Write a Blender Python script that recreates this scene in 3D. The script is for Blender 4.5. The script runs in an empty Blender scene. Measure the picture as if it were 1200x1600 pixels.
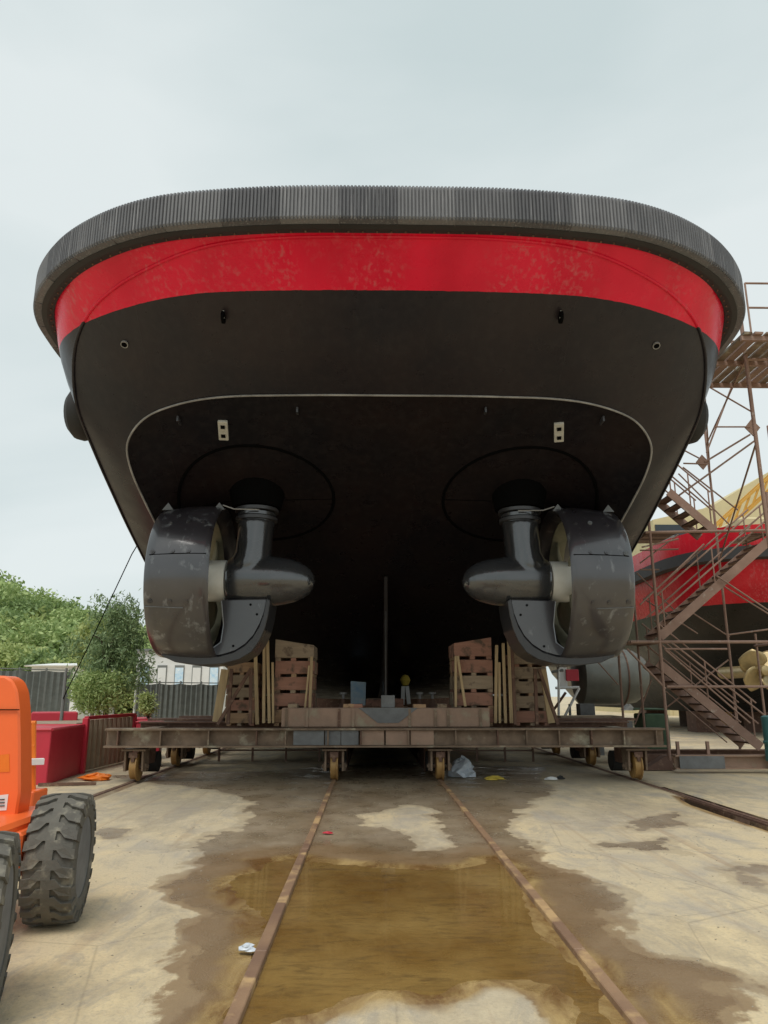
import bpy, math, random
import numpy as np
from mathutils import Vector, Matrix
R = math.radians
random.seed(7)
sc = bpy.context.scene
col = sc.collection

# ------------------------------------------------------------------ camera
CAM = Vector((-0.33, 0.0, 1.6)); PITCH = R(13.9); YAW = R(-1.04)
cd = bpy.data.cameras.new('camera'); cam = bpy.data.objects.new('camera', cd); col.objects.link(cam)
cam.location = CAM; cam.rotation_euler = (R(90) + PITCH, 0, YAW)
cd.sensor_fit = 'VERTICAL'; cd.sensor_height = 36; cd.lens = 26; cd.clip_end = 2000
sc.camera = cam
# ------------------------------------------------------------------ sky (soft overcast)
w = bpy.data.worlds.new('World'); sc.world = w; w.use_nodes = True
nt = w.node_tree; nd = nt.nodes; lk = nt.links
bg = nd['Background']; bg.inputs[1].default_value = 0.1
SUN_EL, SUN_ROT = 62, 200
sky = nd.new('ShaderNodeTexSky'); sky.sky_type = 'NISHITA'; sky.sun_disc = False
sky.sun_elevation = R(SUN_EL); sky.sun_rotation = R(SUN_ROT); sky.dust_density = 3.0
tc = nd.new('ShaderNodeTexCoord')
mp = nd.new('ShaderNodeMapping'); mp.inputs['Scale'].default_value = (1, 1, 2.2)
lk.new(tc.outputs['Generated'], mp.inputs[0])
nz = nd.new('ShaderNodeTexNoise'); nz.inputs['Scale'].default_value = 1.5; nz.inputs['Detail'].default_value = 5; nz.inputs['Roughness'].default_value = .45; nz.inputs['Distortion'].default_value = .35
lk.new(mp.outputs[0], nz.inputs['Vector'])
cr = nd.new('ShaderNodeValToRGB')
cr.color_ramp.elements[0].position = .36; cr.color_ramp.elements[0].color = (5.0, 5.75, 5.75, 1)
cr.color_ramp.elements[1].position = .62; cr.color_ramp.elements[1].color = (6.5, 7.0, 6.95, 1)
lk.new(nz.outputs[0], cr.inputs[0])
mx = nd.new('ShaderNodeMixRGB'); mx.inputs[0].default_value = .90
lk.new(sky.outputs[0], mx.inputs[1]); lk.new(cr.outputs[0], mx.inputs[2]); lk.new(mx.outputs[0], bg.inputs[0])
# ------------------------------------------------------------------ sun through cloud
sl = bpy.data.lights.new('sun', 'SUN'); sl.energy = 1.5; sl.angle = R(28); sl.color = (1, .96, .9)
so = bpy.data.objects.new('sun', sl); col.objects.link(so)
az = R(SUN_ROT); el = R(SUN_EL)
sd = Vector((math.sin(az) * math.cos(el), math.cos(az) * math.cos(el), math.sin(el)))
so.rotation_euler = sd.to_track_quat('Z', 'Y').to_euler(); so.location = (0, -5, 30)
# ------------------------------------------------------------------ exposure
sc.view_settings.view_transform = 'Standard'; sc.view_settings.look = 'None'
sc.view_settings.exposure = 0.34; sc.view_settings.gamma = 1; sc.view_settings.use_curve_mapping = False

# ------------------------------------------------------------------ helpers
_q = cam.rotation_euler.to_quaternion()
FW = _q @ Vector((0, 0, -1)); RT = _q @ Vector((1, 0, 0)); UP = _q @ Vector((0, 1, 0))
def at(px, py, Y=None, z=None):
    d = FW + RT * ((px - 600) / 1155.6) - UP * ((py - 800) / 1155.6)
    t = (Y - CAM.y) / d.y if Y is not None else (z - CAM.z) / d.z
    return CAM + d * t

def tag(o, label=None, cat=None, group=None, kind=None):
    if label: o['label'] = label
    if cat: o['category'] = cat
    if group: o['group'] = group
    if kind: o['kind'] = kind
    return o
def empty(name, loc, label=None, cat=None, group=None):
    o = bpy.data.objects.new(name, None); col.objects.link(o); o.location = loc; o.empty_display_size = .2
    return tag(o, label, cat, group)
def wloc(o):
    v = Vector((0, 0, 0))
    while o: v += o.location; o = o.parent
    return v
class MB:
    def __init__(s): s.v = []; s.f = []
    def add(s, vs, fs):
        n = len(s.v); s.v += [tuple(v) for v in vs]; s.f += [tuple(i + n for i in f) for f in fs]; return s
    def box(s, c, d, rz=0, m=None, jit=0):
        x, y, z = d[0] / 2, d[1] / 2, d[2] / 2
        vs = [Vector((sx * x, sy * y, sz * z)) for sz in (-1, 1) for sx, sy in ((-1, -1), (1, -1), (1, 1), (-1, 1))]
        if jit: vs = [v + Vector((random.uniform(-jit, jit), random.uniform(-jit, jit), random.uniform(-jit, jit))) for v in vs]
        q = m if m else Matrix.Rotation(rz, 3, 'Z')
        c = Vector(c)
        return s.add([c + q @ v for v in vs], [(0, 3, 2, 1), (4, 5, 6, 7), (0, 1, 5, 4), (1, 2, 6, 5), (2, 3, 7, 6), (3, 0, 4, 7)])
    def bar(s, a, b, w, h, up=(0, 0, 1)):
        a = Vector(a); b = Vector(b); d = (b - a); L = d.length; d.normalize()
        up = Vector(up)
        if abs(d.dot(up)) > .99: up = Vector((0, 1, 0))
        r = d.cross(up).normalized(); u = r.cross(d)
        vs = []
        for p in (a, b):
            for sx, sy in ((-1, -1), (1, -1), (1, 1), (-1, 1)): vs.append(p + r * sx * w / 2 + u * sy * h / 2)
        return s.add(vs, [(0, 1, 2, 3), (7, 6, 5, 4), (0, 4, 5, 1), (1, 5, 6, 2), (2, 6, 7, 3), (3, 7, 4, 0)])
    def ibeam(s, a, b, w, h, t=.03):
        a = Vector(a); b = Vector(b); d = (b - a).normalized(); r = d.cross(Vector((0, 0, 1))).normalized(); u = r.cross(d)
        s.bar(a, b, t, h - 2 * t)
        for k in (-1, 1): s.bar(a + u * k * (h / 2 - t / 2), b + u * k * (h / 2 - t / 2), w, t)
        return s
    def tube(s, a, b, r, n=8, r2=None, cap=True):
        return s.path([a, b], [r, r if r2 is None else r2], n, cap)
    def path(s, pts, r, n=8, cap=True, sq=None):
        pts = [Vector(p) for p in pts]; k = len(pts)
        if not isinstance(r, (list, tuple)): r = [r] * k
        t0 = (pts[1] - pts[0]).normalized()
        ref = Vector((0, 0, 1)) if abs(t0.z) < .9 else Vector((0, 1, 0))
        vs = []
        for i, p in enumerate(pts):
            t = (pts[min(i + 1, k - 1)] - pts[max(i - 1, 0)]).normalized()
            u = t.cross(ref)
            if u.length < 1e-4: u = t.cross(Vector((1, 0, 0)))
            u.normalize(); v = u.cross(t)
            ref = v if abs(v.dot(t)) < .9 else ref
            for j in range(n):
                a = 2 * math.pi * j / n
                vs.append(p + (u * math.cos(a) + v * math.sin(a)) * r[i])
        fs = [(i * n + j, i * n + (j + 1) % n, (i + 1) * n + (j + 1) % n, (i + 1) * n + j) for i in range(k - 1) for j in range(n)]
        if cap: fs += [tuple(range(n - 1, -1, -1)), tuple((k - 1) * n + j for j in range(n))]
        return s.add(vs, fs)
    def lathe(s, c, prof, axis='X', n=32, close=False, sc2=(1, 1)):
        """prof = [(along, radius)...]"""
        vs = []
        for (h, r) in prof:
            for j in range(n):
                a = 2 * math.pi * j / n; p, q = r * math.cos(a) * sc2[0], r * math.sin(a) * sc2[1]
                v = {'X': (h, p, q), 'Y': (q, h, p), 'Z': (p, q, h)}[axis]
                vs.append(Vector(c) + Vector(v))
        k = len(prof); K = k if close else k - 1
        fs = [(i * n + j, i * n + (j + 1) % n, ((i + 1) % k) * n + (j + 1) % n, ((i + 1) % k) * n + j) for i in range(K) for j in range(n)]
        if not close: fs += [tuple(range(n - 1, -1, -1)), tuple((k - 1) * n + j for j in range(n))]
        return s.add(vs, fs)
    def prism(s, poly, d):
        """poly = list of 3d points, extruded by vector d"""
        n = len(poly); poly = [Vector(p) for p in poly]; d = Vector(d)
        return s.add(poly + [p + d for p in poly], [tuple(range(n - 1, -1, -1)), tuple(range(n, 2 * n))] + [(i, (i + 1) % n, (i + 1) % n + n, i + n) for i in range(n)])
    def grid(s, rows):
        n = len(rows[0]); vs = [p for r in rows for p in r]
        return s.add(vs, [(i * n + j, i * n + j + 1, (i + 1) * n + j + 1, (i + 1) * n + j) for i in range(len(rows) - 1) for j in range(n - 1)])
    def build(s, name, mat, parent=None, smooth=False, bevel=0, angle=35):
        o0 = wloc(parent) if parent else Vector((0, 0, 0))
        me = bpy.data.meshes.new(name)
        me.from_pydata([(v[0] - o0.x, v[1] - o0.y, v[2] - o0.z) for v in s.v], [], s.f)
        import bmesh
        bm = bmesh.new(); bm.from_mesh(me); bmesh.ops.recalc_face_normals(bm, faces=bm.faces)
        if bevel: bmesh.ops.bevel(bm, geom=bm.edges[:], offset=bevel, segments=1, affect='EDGES', clamp_overlap=True)
        if smooth:
            for f in bm.faces: f.smooth = True
            for e in bm.edges:
                if len(e.link_faces) == 2 and e.calc_face_angle(0) > R(angle): e.smooth = False
        bm.to_mesh(me); bm.free()
        if mat: me.materials.append(mat)
        o = bpy.data.objects.new(name, me); col.objects.link(o)
        if parent: o.parent = parent
        return o
def box(c, d, **k): return MB().box(c, d, **k)
def copy_tree(o, parent=None, loc=None):
    c = o.copy(); col.objects.link(c)
    if parent: c.parent = parent
    if loc is not None: c.location = loc
    for ch in list(o.children): copy_tree(ch, c)
    return c

# ------------------------------------------------------------------ materials
def M(name, c1, c2=None, scale=2.0, rough=.6, metal=0, bump=.15, bscale=30, c3=None, s3=6.0, t3=.6, stretch=(1, 1, 1), stretch3=(1, 1, 1), spec=.5, coat=0, detail=8, soft=.25, rvar=.12):
    m = bpy.data.materials.new(name); m.use_nodes = True; n = m.node_tree.nodes; l = m.node_tree.links
    b = n['Principled BSDF']; c2 = c2 or tuple(x * .75 for x in c1)
    t = n.new('ShaderNodeTexCoord')
    def noise(sc_, st, det=detail, dist=.2):
        mpn = n.new('ShaderNodeMapping'); mpn.inputs['Scale'].default_value = st; l.new(t.outputs['Object'], mpn.inputs[0])
        q = n.new('ShaderNodeTexNoise'); q.inputs['Scale'].default_value = sc_; q.inputs['Detail'].default_value = det
        q.inputs['Roughness'].default_value = .6; q.inputs['Distortion'].default_value = dist; l.new(mpn.outputs[0], q.inputs['Vector']); return q
    a = noise(scale, stretch)
    r = n.new('ShaderNodeValToRGB'); r.color_ramp.elements[0].position = .5 - soft; r.color_ramp.elements[1].position = .5 + soft
    r.color_ramp.elements[0].color = (*c1, 1); r.color_ramp.elements[1].color = (*c2, 1); l.new(a.outputs[0], r.inputs[0])
    out = r.outputs[0]
    if c3:
        q = noise(s3, stretch3); r3 = n.new('ShaderNodeValToRGB'); r3.color_ramp.elements[0].position = t3; r3.color_ramp.elements[1].position = min(t3 + .12, 1)
        r3.color_ramp.elements[0].color = (0, 0, 0, 1); r3.color_ramp.elements[1].color = (1, 1, 1, 1); l.new(q.outputs[0], r3.inputs[0])
        x = n.new('ShaderNodeMixRGB'); l.new(r3.outputs[0], x.inputs[0]); l.new(out, x.inputs[1]); x.inputs[2].default_value = (*c3, 1); out = x.outputs[0]
    l.new(out, b.inputs['Base Color'])
    mr = n.new('ShaderNodeMapRange'); mr.inputs[3].default_value = max(rough - rvar, .02); mr.inputs[4].default_value = min(rough + rvar, 1); l.new(a.outputs[0], mr.inputs[0]); l.new(mr.outputs[0], b.inputs['Roughness'])
    b.inputs['Metallic'].default_value = metal; b.inputs['Coat Weight'].default_value = coat; b.inputs['Coat Roughness'].default_value = .13; b.inputs['Coat IOR'].default_value = 1.6;  b.inputs['Specular IOR Level'].default_value = spec
    if bump:
        q = noise(bscale, (1, 1, 1), 6, 0); bn = n.new('ShaderNodeBump'); bn.inputs['Strength'].default_value = bump; bn.inputs['Distance'].default_value = .01
        l.new(q.outputs[0], bn.inputs['Height']); l.new(bn.outputs[0], b.inputs['Normal'])
    return m
def hull_mat(name, red, black, zline, seams=True, spec=.7):
    """two-tone ship paint: red above the paint line, black below, streaks and scuffs"""
    m = bpy.data.materials.new(name); m.use_nodes = True; n = m.node_tree.nodes; l = m.node_tree.links; b = n['Principled BSDF']
    t = n.new('ShaderNodeTexCoord'); sep = n.new('ShaderNodeSeparateXYZ'); l.new(t.outputs['Object'], sep.inputs[0])
    def noise(s, st, det=6, ro=.6):
        mpn = n.new('ShaderNodeMapping'); mpn.inputs['Scale'].default_value = st; l.new(t.outputs['Object'], mpn.inputs[0])
        q = n.new('ShaderNodeTexNoise'); q.inputs['Scale'].default_value = s; q.inputs['Detail'].default_value = det; q.inputs['Roughness'].default_value = ro; l.new(mpn.outputs[0], q.inputs['Vector']); return q.outputs[0]
    def ramp(i, p0, p1, a=(0, 0, 0, 1), c=(1, 1, 1, 1)):
        r = n.new('ShaderNodeValToRGB'); r.color_ramp.elements[0].position = p0; r.color_ramp.elements[1].position = p1; r.color_ramp.elements[0].color = a; r.color_ramp.elements[1].color = c; l.new(i, r.inputs[0]); return r.outputs[0]
    def mix(f, a, c, mode='MIX'):
        x = n.new('ShaderNodeMixRGB'); x.blend_type = mode
        for i, v in enumerate((f, a, c)):
            if hasattr(v, 'links'): l.new(v, x.inputs[i])
            else: x.inputs[i].default_value = v if i == 0 else (*v, 1)
        return x.outputs[0]
    def math_(op, a, c):
        x = n.new('ShaderNodeMath'); x.operation = op
        for i, v in enumerate((a, c)):
            if hasattr(v, 'links'): l.new(v, x.inputs[i])
            else: x.inputs[i].default_value = v
        return x.outputs[0]
    # red side
    streak = ramp(noise(1.0, (15, 15, .45), 2), .50, .72); patch = ramp(noise(.7, (1, .4, .4), 3), .44, .58)
    sf = math_('MULTIPLY', math_('MULTIPLY', streak, patch), .55)
    tone = ramp(noise(.9, (1, .6, .6), 2), .35, .65, (*red, 1), (red[0] * .78, red[1] * .6, red[2] * .7, 1))
    rc = mix(sf, tone, (.60, .16, .17))
    scr = ramp(noise(2.0, (.7, .7, 26), 4), .70, .73); rc = mix(math_('MULTIPLY', scr, .35), rc, (.5, .2, .18))
    # black side
    bt = ramp(noise(.45, (1, 1, 1), 4), .38, .62, (*black, 1), (black[0] * 1.9, black[1] * 1.45, black[2] * 1.15, 1))
    blot = ramp(noise(7, (1, 1, 1), 3), .72, .80); bc = mix(math_('MULTIPLY', blot, .25), bt, (.07, .065, .06))
    fine = ramp(noise(2.2, (4, 4, .5), 5), .45, .8); bc = mix(math_('MULTIPLY', fine, .3), bc, (.045, .04, .04))
    zz = math_('ADD', sep.outputs[2], math_('MULTIPLY', math_('SUBTRACT', noise(9, (1, 1, .2), 3), .5), .012))
    up_ = math_('GREATER_THAN', zz, zline)
    c = mix(up_, bc, rc); l.new(c, b.inputs['Base Color'])
    rr = math_('ADD', ramp(noise(3, (1, 1, 1), 6), .3, .7, (.24, .24, .24, 1), (.40, .40, .40, 1)), math_('MULTIPLY', up_, -.06)); l.new(rr, b.inputs['Roughness'])
    # plate seams + panting of plates as relief
    bn = n.new('ShaderNodeBump'); bn.inputs['Strength'].default_value = .35; bn.inputs['Distance'].default_value = .02
    b.inputs['Specular IOR Level'].default_value = spec; hgt = math_('MULTIPLY', noise(.9, (1, 1, 1), 1), 1.6)
    if seams:
        fx = math_('ABSOLUTE', math_('SUBTRACT', math_('FRACT', math_('ADD', math_('MULTIPLY', sep.outputs[0], .47), .28), 0), .5), 0)
        line = math_('LESS_THAN', fx, .0045); hgt = math_('ADD', hgt, math_('MULTIPLY', line, .25))
    hgt = math_('ADD', hgt, math_('MULTIPLY', noise(60, (1, 1, 1), 3), .04))
    l.new(hgt, bn.inputs['Height']); l.new(bn.outputs[0], b.inputs['Normal'])
    return m
M_hull = hull_mat('hull_paint', (.82, .011, .050), (.0115, .011, .0155), 7.145, True, .32)
M_bottom_shade = hull_mat('bottom_shade_paint', (.78, .009, .042), (.009, .008, .010), 20, True, .15)  # bottom tone with the underside's shade darkened into the colour
M_hull2 = hull_mat('old_hull_paint', (.66, .02, .035), (.010, .010, .010), 4.85, False, .3)
M_blk = M('black_gloss_paint', (.035, .035, .038), (.055, .055, .06), scale=1.5, rough=.3, c3=(.10, .10, .11), s3=5, t3=.70, bump=.1, bscale=50)
M_pod = M('pod_paint', (.03, .031, .034), (.05, .052, .056), scale=2, rough=.2, coat=1, spec=.6, metal=.12, bump=.05, bscale=30, rvar=.08)
M_nozp = M('nozzle_paint', (.022, .019, .023), (.04, .037, .042), scale=1.6, rough=.32, coat=.9, spec=.6, c3=(.16, .165, .17), s3=3.2, t3=.58, stretch3=(1.6, 1.6, .8), bump=.12, bscale=24)
M_line = M('dark_joint', (.003, .003, .003), rough=.9, bump=0, spec=.05)
M_knuck = M('pale_grey', (.40, .39, .375), (.15, .145, .14), scale=2.5, rough=.5)  # pale grey; paints caught light along the inner knuckle bar
M_zinc = M('zinc', (.62, .62, .58), (.42, .42, .38), scale=8, rough=.6)
M_shaft = M('bare_shaft', (.85, .84, .78), (.72, .7, .62), scale=5, rough=.5, metal=.0)
M_bronze = M('weathered_bronze', (.30, .28, .2), (.18, .18, .13), scale=4, rough=.42, metal=.35)
M_brass = M('brass', (.42, .32, .16), (.28, .22, .11), scale=6, rough=.4, metal=.5)
M_rub = [M('fender_rubber_%s' % k, c, tuple(x * 1.35 for x in c), scale=3, rough=.75, c3=(.26, .26, .27), s3=2.2, t3=.56, stretch3=(16, 16, .5), bump=.3, bscale=40) for k, c in (('grey', (.105, .107, .115)), ('pale', (.135, .137, .145)), ('dark', (.08, .082, .09)))]
M_rubd = M('black_rubber', (.018, .018, .018), (.03, .03, .03), rough=.7)
M_rust = M('rusted_steel', (.16, .085, .055), (.10, .055, .04), scale=4, rough=.8, c3=(.24, .15, .10), s3=9, t3=.55, bump=.4, bscale=60)
M_scaf = M('rusty_scaffold', (.34, .22, .17), (.22, .135, .10), scale=3, rough=.75, c3=(.42, .35, .30), s3=6, t3=.6, bump=.3, bscale=60)
M_beam = M('dirty_beam', (.27, .19, .13), (.11, .075, .05), scale=3.5, rough=.8, c3=(.38, .34, .25), s3=2.2, t3=.55, bump=.4, bscale=40)
M_beamred = M('red_oxide_beam', (.38, .25, .18), (.24, .165, .12), scale=3, rough=.8, c3=(.33, .28, .2), s3=3, t3=.56, bump=.4, bscale=40)
M_greyp = M('grey_patch_paint', (.19, .20, .205), (.12, .12, .12), scale=5, rough=.7)
M_wheel = M('yellow_wheel', (.45, .27, .09), (.28, .15, .05), scale=7, rough=.55, c3=(.1, .06, .04), s3=9, t3=.62)
M_rail = M('worn_rail', (.34, .21, .12), (.16, .09, .06), scale=1.6, rough=.6, c3=(.50, .33, .16), s3=2.4, t3=.52, bump=.4, bscale=50)
M_woods = [M('crib_wood_%s' % k, a, b_, scale=2.2, rough=.85, stretch=(1, 1, 7), c3=(.12, .08, .055), s3=4, t3=.52, bump=.5, bscale=30) for k, a, b_ in (('tan', (.47, .30, .175), (.30, .19, .11)), ('red', (.38, .19, .13), (.27, .14, .10)), ('grey', (.37, .28, .19), (.25, .19, .13)))]
M_plank = M('new_timber', (.56, .42, .23), (.36, .25, .14), scale=3, rough=.8, stretch=(6, 6, .6), bump=.3)
M_orange = M('orange_paint', (.88, .16, .035), (.80, .14, .03), scale=3, rough=.38, c3=(.45, .1, .03), s3=9, t3=.70, bump=.03)
M_orange2 = M('bright_orange', (.85, .2, .01), rough=.5)
M_tyre = M('tyre_rubber', (.14, .13, .105), (.085, .08, .07), scale=5, rough=.85, c3=(.24, .22, .17), s3=7, t3=.56, bump=.4, bscale=60)
M_rim = M('rim_grey', (.17, .18, .19), (.10, .105, .11), scale=6, rough=.6)
M_white = M('white_paint', (.78, .78, .76), (.66, .66, .64), rough=.6, bump=.05)
M_txt = M('black_print', (.02, .02, .02), rough=.7, bump=0)
M_redbox = M('red_steel', (.55, .025, .05), (.46, .025, .045), scale=2, rough=.5, bump=.1)
M_corr = M('brown_steel', (.38, .30, .21), (.28, .22, .155), scale=3, rough=.75, c3=(.24, .2, .15), s3=4, t3=.58)
M_screen = M('fence_screen', (.12, .135, .13), (.19, .21, .20), scale=3.5, rough=.9, stretch=(1, 1, 2), bump=.3, bscale=12)
M_post = M('grey_post', (.2, .21, .2), rough=.6)
M_tank = M('grey_tank', (.20, .21, .19), (.11, .11, .095), scale=2, rough=.5, metal=.3, c3=(.3, .2, .13), s3=4, t3=.62)
M_yel = M('yellow_cladding', (.62, .53, .30), (.54, .46, .27), scale=1, rough=.7, bump=.05)
M_yel2 = M('crane_yellow', (.62, .34, .05), (.5, .26, .04), scale=3, rough=.6)
M_teal = M('teal_paint', (.06, .2, .2), (.04, .14, .15), rough=.6)
M_green = M('green_tarp', (.10, .17, .10), (.06, .11, .07), scale=4, rough=.8)
M_blue = M('pale_blue', (.35, .62, .85), (.85, .9, .92), scale=5, rough=.6)
M_bag = M('plastic_bag', (.70, .74, .78), (.45, .52, .6), scale=12, rough=.35, bump=.6, bscale=14)
M_yrag = M('yellow_rag', (.65, .5, .08), (.5, .36, .05), scale=12, rough=.8)
M_bark = M('bark', (.12, .09, .06), (.07, .05, .04), scale=8, rough=.9, bump=.5)
M_glass = M('dark_window', (.03, .04, .05), rough=.15, bump=0)
def leaf_mat(name, a, b_):
    m = bpy.data.materials.new(name); m.use_nodes = True; n = m.node_tree.nodes; l = m.node_tree.links; b = n['Principled BSDF']
    g = n.new('ShaderNodeNewGeometry'); r = n.new('ShaderNodeValToRGB'); r.color_ramp.elements[0].color = (*a, 1); r.color_ramp.elements[1].color = (*b_, 1)
    l.new(g.outputs['Random Per Island'], r.inputs[0]); l.new(r.outputs[0], b.inputs['Base Color']); b.inputs['Roughness'].default_value = .6
    tr = n.new('ShaderNodeBsdfTranslucent'); l.new(r.outputs[0], tr.inputs[0]); mxs = n.new('ShaderNodeMixShader'); mxs.inputs[0].default_value = .3
    l.new(b.outputs[0], mxs.inputs[1]); l.new(tr.outputs[0], mxs.inputs[2]); l.new(mxs.outputs[0], n['Material Output'].inputs[0]); return m
M_leafs = [leaf_mat('leaf_mid', (.20, .30, .09), (.48, .58, .24)), leaf_mat('leaf_yellow', (.26, .34, .10), (.56, .62, .26)), leaf_mat('leaf_dark', (.15, .23, .08), (.32, .43, .17)), leaf_mat('leaf_willow', (.13, .21, .09), (.33, .44, .22))]
# ================================================================== GROUND
def sdf(P, poly):
    """signed distance (negative inside) of points P (n,2) to polygon"""
    poly = np.array(poly, float); n = len(poly); d = np.full(len(P), 1e9); inside = np.zeros(len(P), bool)
    for i in range(n):
        a = poly[i]; b = poly[(i + 1) % n]; e = b - a; q = P - a
        t = np.clip((q @ e) / (e @ e), 0, 1); dd = np.hypot(*(q - t[:, None] * e).T); d = np.minimum(d, dd)
        c = ((a[1] <= P[:, 1]) & (b[1] > P[:, 1])) | ((b[1] <= P[:, 1]) & (a[1] > P[:, 1]))
        xx = a[0] + (P[:, 1] - a[1]) / (b[1] - a[1] + 1e-12) * e[0]; inside ^= c & (P[:, 0] < xx)
    return np.where(inside, -d, d)
rng = np.random.default_rng(3)
def vnoise(P, s, seed=0):
    g = np.random.default_rng(seed).random((256, 256)); q = P * s + 1000.0; i = np.floor(q).astype(int); f = q - i; f = f * f * (3 - 2 * f)
    a = g[i[:, 0] % 256, i[:, 1] % 256]; b = g[(i[:, 0] + 1) % 256, i[:, 1] % 256]; c = g[i[:, 0] % 256, (i[:, 1] + 1) % 256]; d = g[(i[:, 0] + 1) % 256, (i[:, 1] + 1) % 256]
    return (a * (1 - f[:, 0]) + b * f[:, 0]) * (1 - f[:, 1]) + (c * (1 - f[:, 0]) + d * f[:, 0]) * f[:, 1]
def fbm(P, s, seed=0, o=4): return sum(vnoise(P, s * 2 ** k, seed + k) / 2 ** k for k in range(o)) / sum(1 / 2 ** k for k in range(o)) - .5
def gp(pts):
    r = []
    for x, y in pts: p = at(x, y, z=0); r.append((p.x, p.y))
    return r
WATER = gp([(340, 1378), (400, 1345), (470, 1335), (600, 1350), (690, 1354), (770, 1338), (815, 1350), (835, 1385), (870, 1440), (945, 1515), (990, 1555), (1015, 1600), (1150, 1800), (-100, 1800), (310, 1600), (345, 1520), (385, 1465), (378, 1425), (350, 1400)])
DRY = gp([(500, 1604), (560, 1578), (620, 1566), (680, 1574), (760, 1552), (830, 1550), (842, 1580), (850, 1700), (400, 1700)])
PATCH = gp([(560, 1275), (640, 1258), (685, 1265), (690, 1290), (715, 1325), (655, 1332), (625, 1300), (575, 1290)])
DAMP_SHADE = gp([(255, 1385), (320, 1340), (300, 1325), (385, 1285), (395, 1250), (330, 1235), (150, 1212), (420, 1205), (600, 1190), (850, 1200), (860, 1240), (830, 1255), (800, 1290), (835, 1345), (905, 1375), (985, 1400), (935, 1425), (990, 1480), (1090, 1520), (1120, 1560), (1150, 1640), (1150, 1800), (-100, 1800), (270, 1600), (300, 1500), (330, 1430)])  # damp stains, with shade under the hull painted in along the far edge
DAMP2 = [gp([(1100, 1355), (1200, 1355), (1200, 1395), (1150, 1385)]), gp([(860, 1480), (960, 1490), (1200, 1530), (1200, 1545), (980, 1510)]),
         gp([(960, 1285), (1060, 1270), (1080, 1290), (1000, 1300)]), gp([(150, 1290), (215, 1295), (190, 1315), (150, 1310)]),
         gp([(940, 1320), (1040, 1310), (1070, 1335), (980, 1325)])]
SLICK = gp([(1018, 1545), (1030, 1545), (1060, 1580), (1085, 1600), (1100, 1640), (1050, 1640), (1035, 1590)])
xs = np.unique(np.concatenate([np.arange(-9, 11, .04), -9 - np.geomspace(.1, 400, 40), 11 + np.geomspace(.1, 400, 40)]))
ys = np.unique(np.concatenate([np.arange(3.0, 17, .05), np.arange(17, 30, .25), 3.0 - np.geomspace(.1, 200, 20), 30 + np.geomspace(.3, 700, 40)]))
GX, GY = np.meshgrid(xs, ys); P = np.stack([GX.ravel(), GY.ravel()], 1)
near = (P[:, 0] > -9.5) & (P[:, 0] < 11.5) & (P[:, 1] > 2.5) & (P[:, 1] < 31)
wob = fbm(P, 2.6, 5, 6) * .50 + fbm(P, .9, 9, 3) * .25
dw = np.full(len(P), 5.0); dd = np.full(len(P), 5.0)
PN = P[near]; wb = wob[near]
w0 = sdf(PN, WATER); w0 = np.maximum(w0, -sdf(PN, DRY)); w0 = np.maximum(w0, -sdf(PN, PATCH))
sl_ = sdf(PN, SLICK)
d0 = sdf(PN, DAMP_SHADE); d0 = np.maximum(d0, -(sdf(PN, DRY) - .08)); d0 = np.maximum(d0, -(sdf(PN, PATCH)))
for q in DAMP2: d0 = np.minimum(d0, sdf(PN, q) + .05)
GRO = gp([(1050, 1243), (1110, 1253), (1260, 1302), (1260, 1320), (1110, 1272), (1070, 1258)])
w0 = np.minimum(w0, sl_); 
grv = np.minimum(np.minimum(sdf(PN, GRO) * 2.2, (sl_ + fbm(PN, 6, 77, 3) * .06) * 1.5), 5)
dw[near] = np.minimum(w0 + wb * .55 + fbm(PN, 8, 50, 3) * .10, grv); dd[near] = d0 + wb * .9 + fbm(PN, 7, 40, 4) * .22
# a shallow wheel groove beside the right and left outer rails
hz = np.clip(dw * .035, -.02, .006) + fbm(P, 1.3, 21, 4) * .005
for rx in (-4.8, 4.8):
    hz -= np.exp(-((P[:, 0] - rx - .11) / .05) ** 2) * .05 * near
hz = np.where(near, hz, hz + .006)
verts = np.stack([P[:, 0], P[:, 1], hz], 1); nx, ny = len(xs), len(ys)
idx = np.arange(nx * ny).reshape(ny, nx); F = np.stack([idx[:-1, :-1], idx[:-1, 1:], idx[1:, 1:], idx[1:, :-1]], -1).reshape(-1, 4)
me = bpy.data.meshes.new('ground'); me.from_pydata(verts.tolist(), [], F.tolist())
at_ = me.attributes.new('wet', 'FLOAT', 'POINT'); wet = np.clip(.5 - dd, 0, 1); at_.data.foreach_set('value', wet.astype(np.float32))
at2 = me.attributes.new('mud', 'FLOAT', 'POINT'); mud = np.clip(.5 - (dw - .03) / .14, 0, 1); at2.data.foreach_set('value', mud.astype(np.float32))
at3 = me.attributes.new('silt', 'FLOAT', 'POINT'); silt = np.clip(1 - dw / .9, 0, 1) * (P[:, 1] < 13); at3.data.foreach_set('value', silt.astype(np.float32))
me.polygons.foreach_set('use_smooth', np.ones(len(F), bool))
ground = bpy.data.objects.new('ground', me); col.objects.link(ground); ground['kind'] = 'structure'
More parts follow.
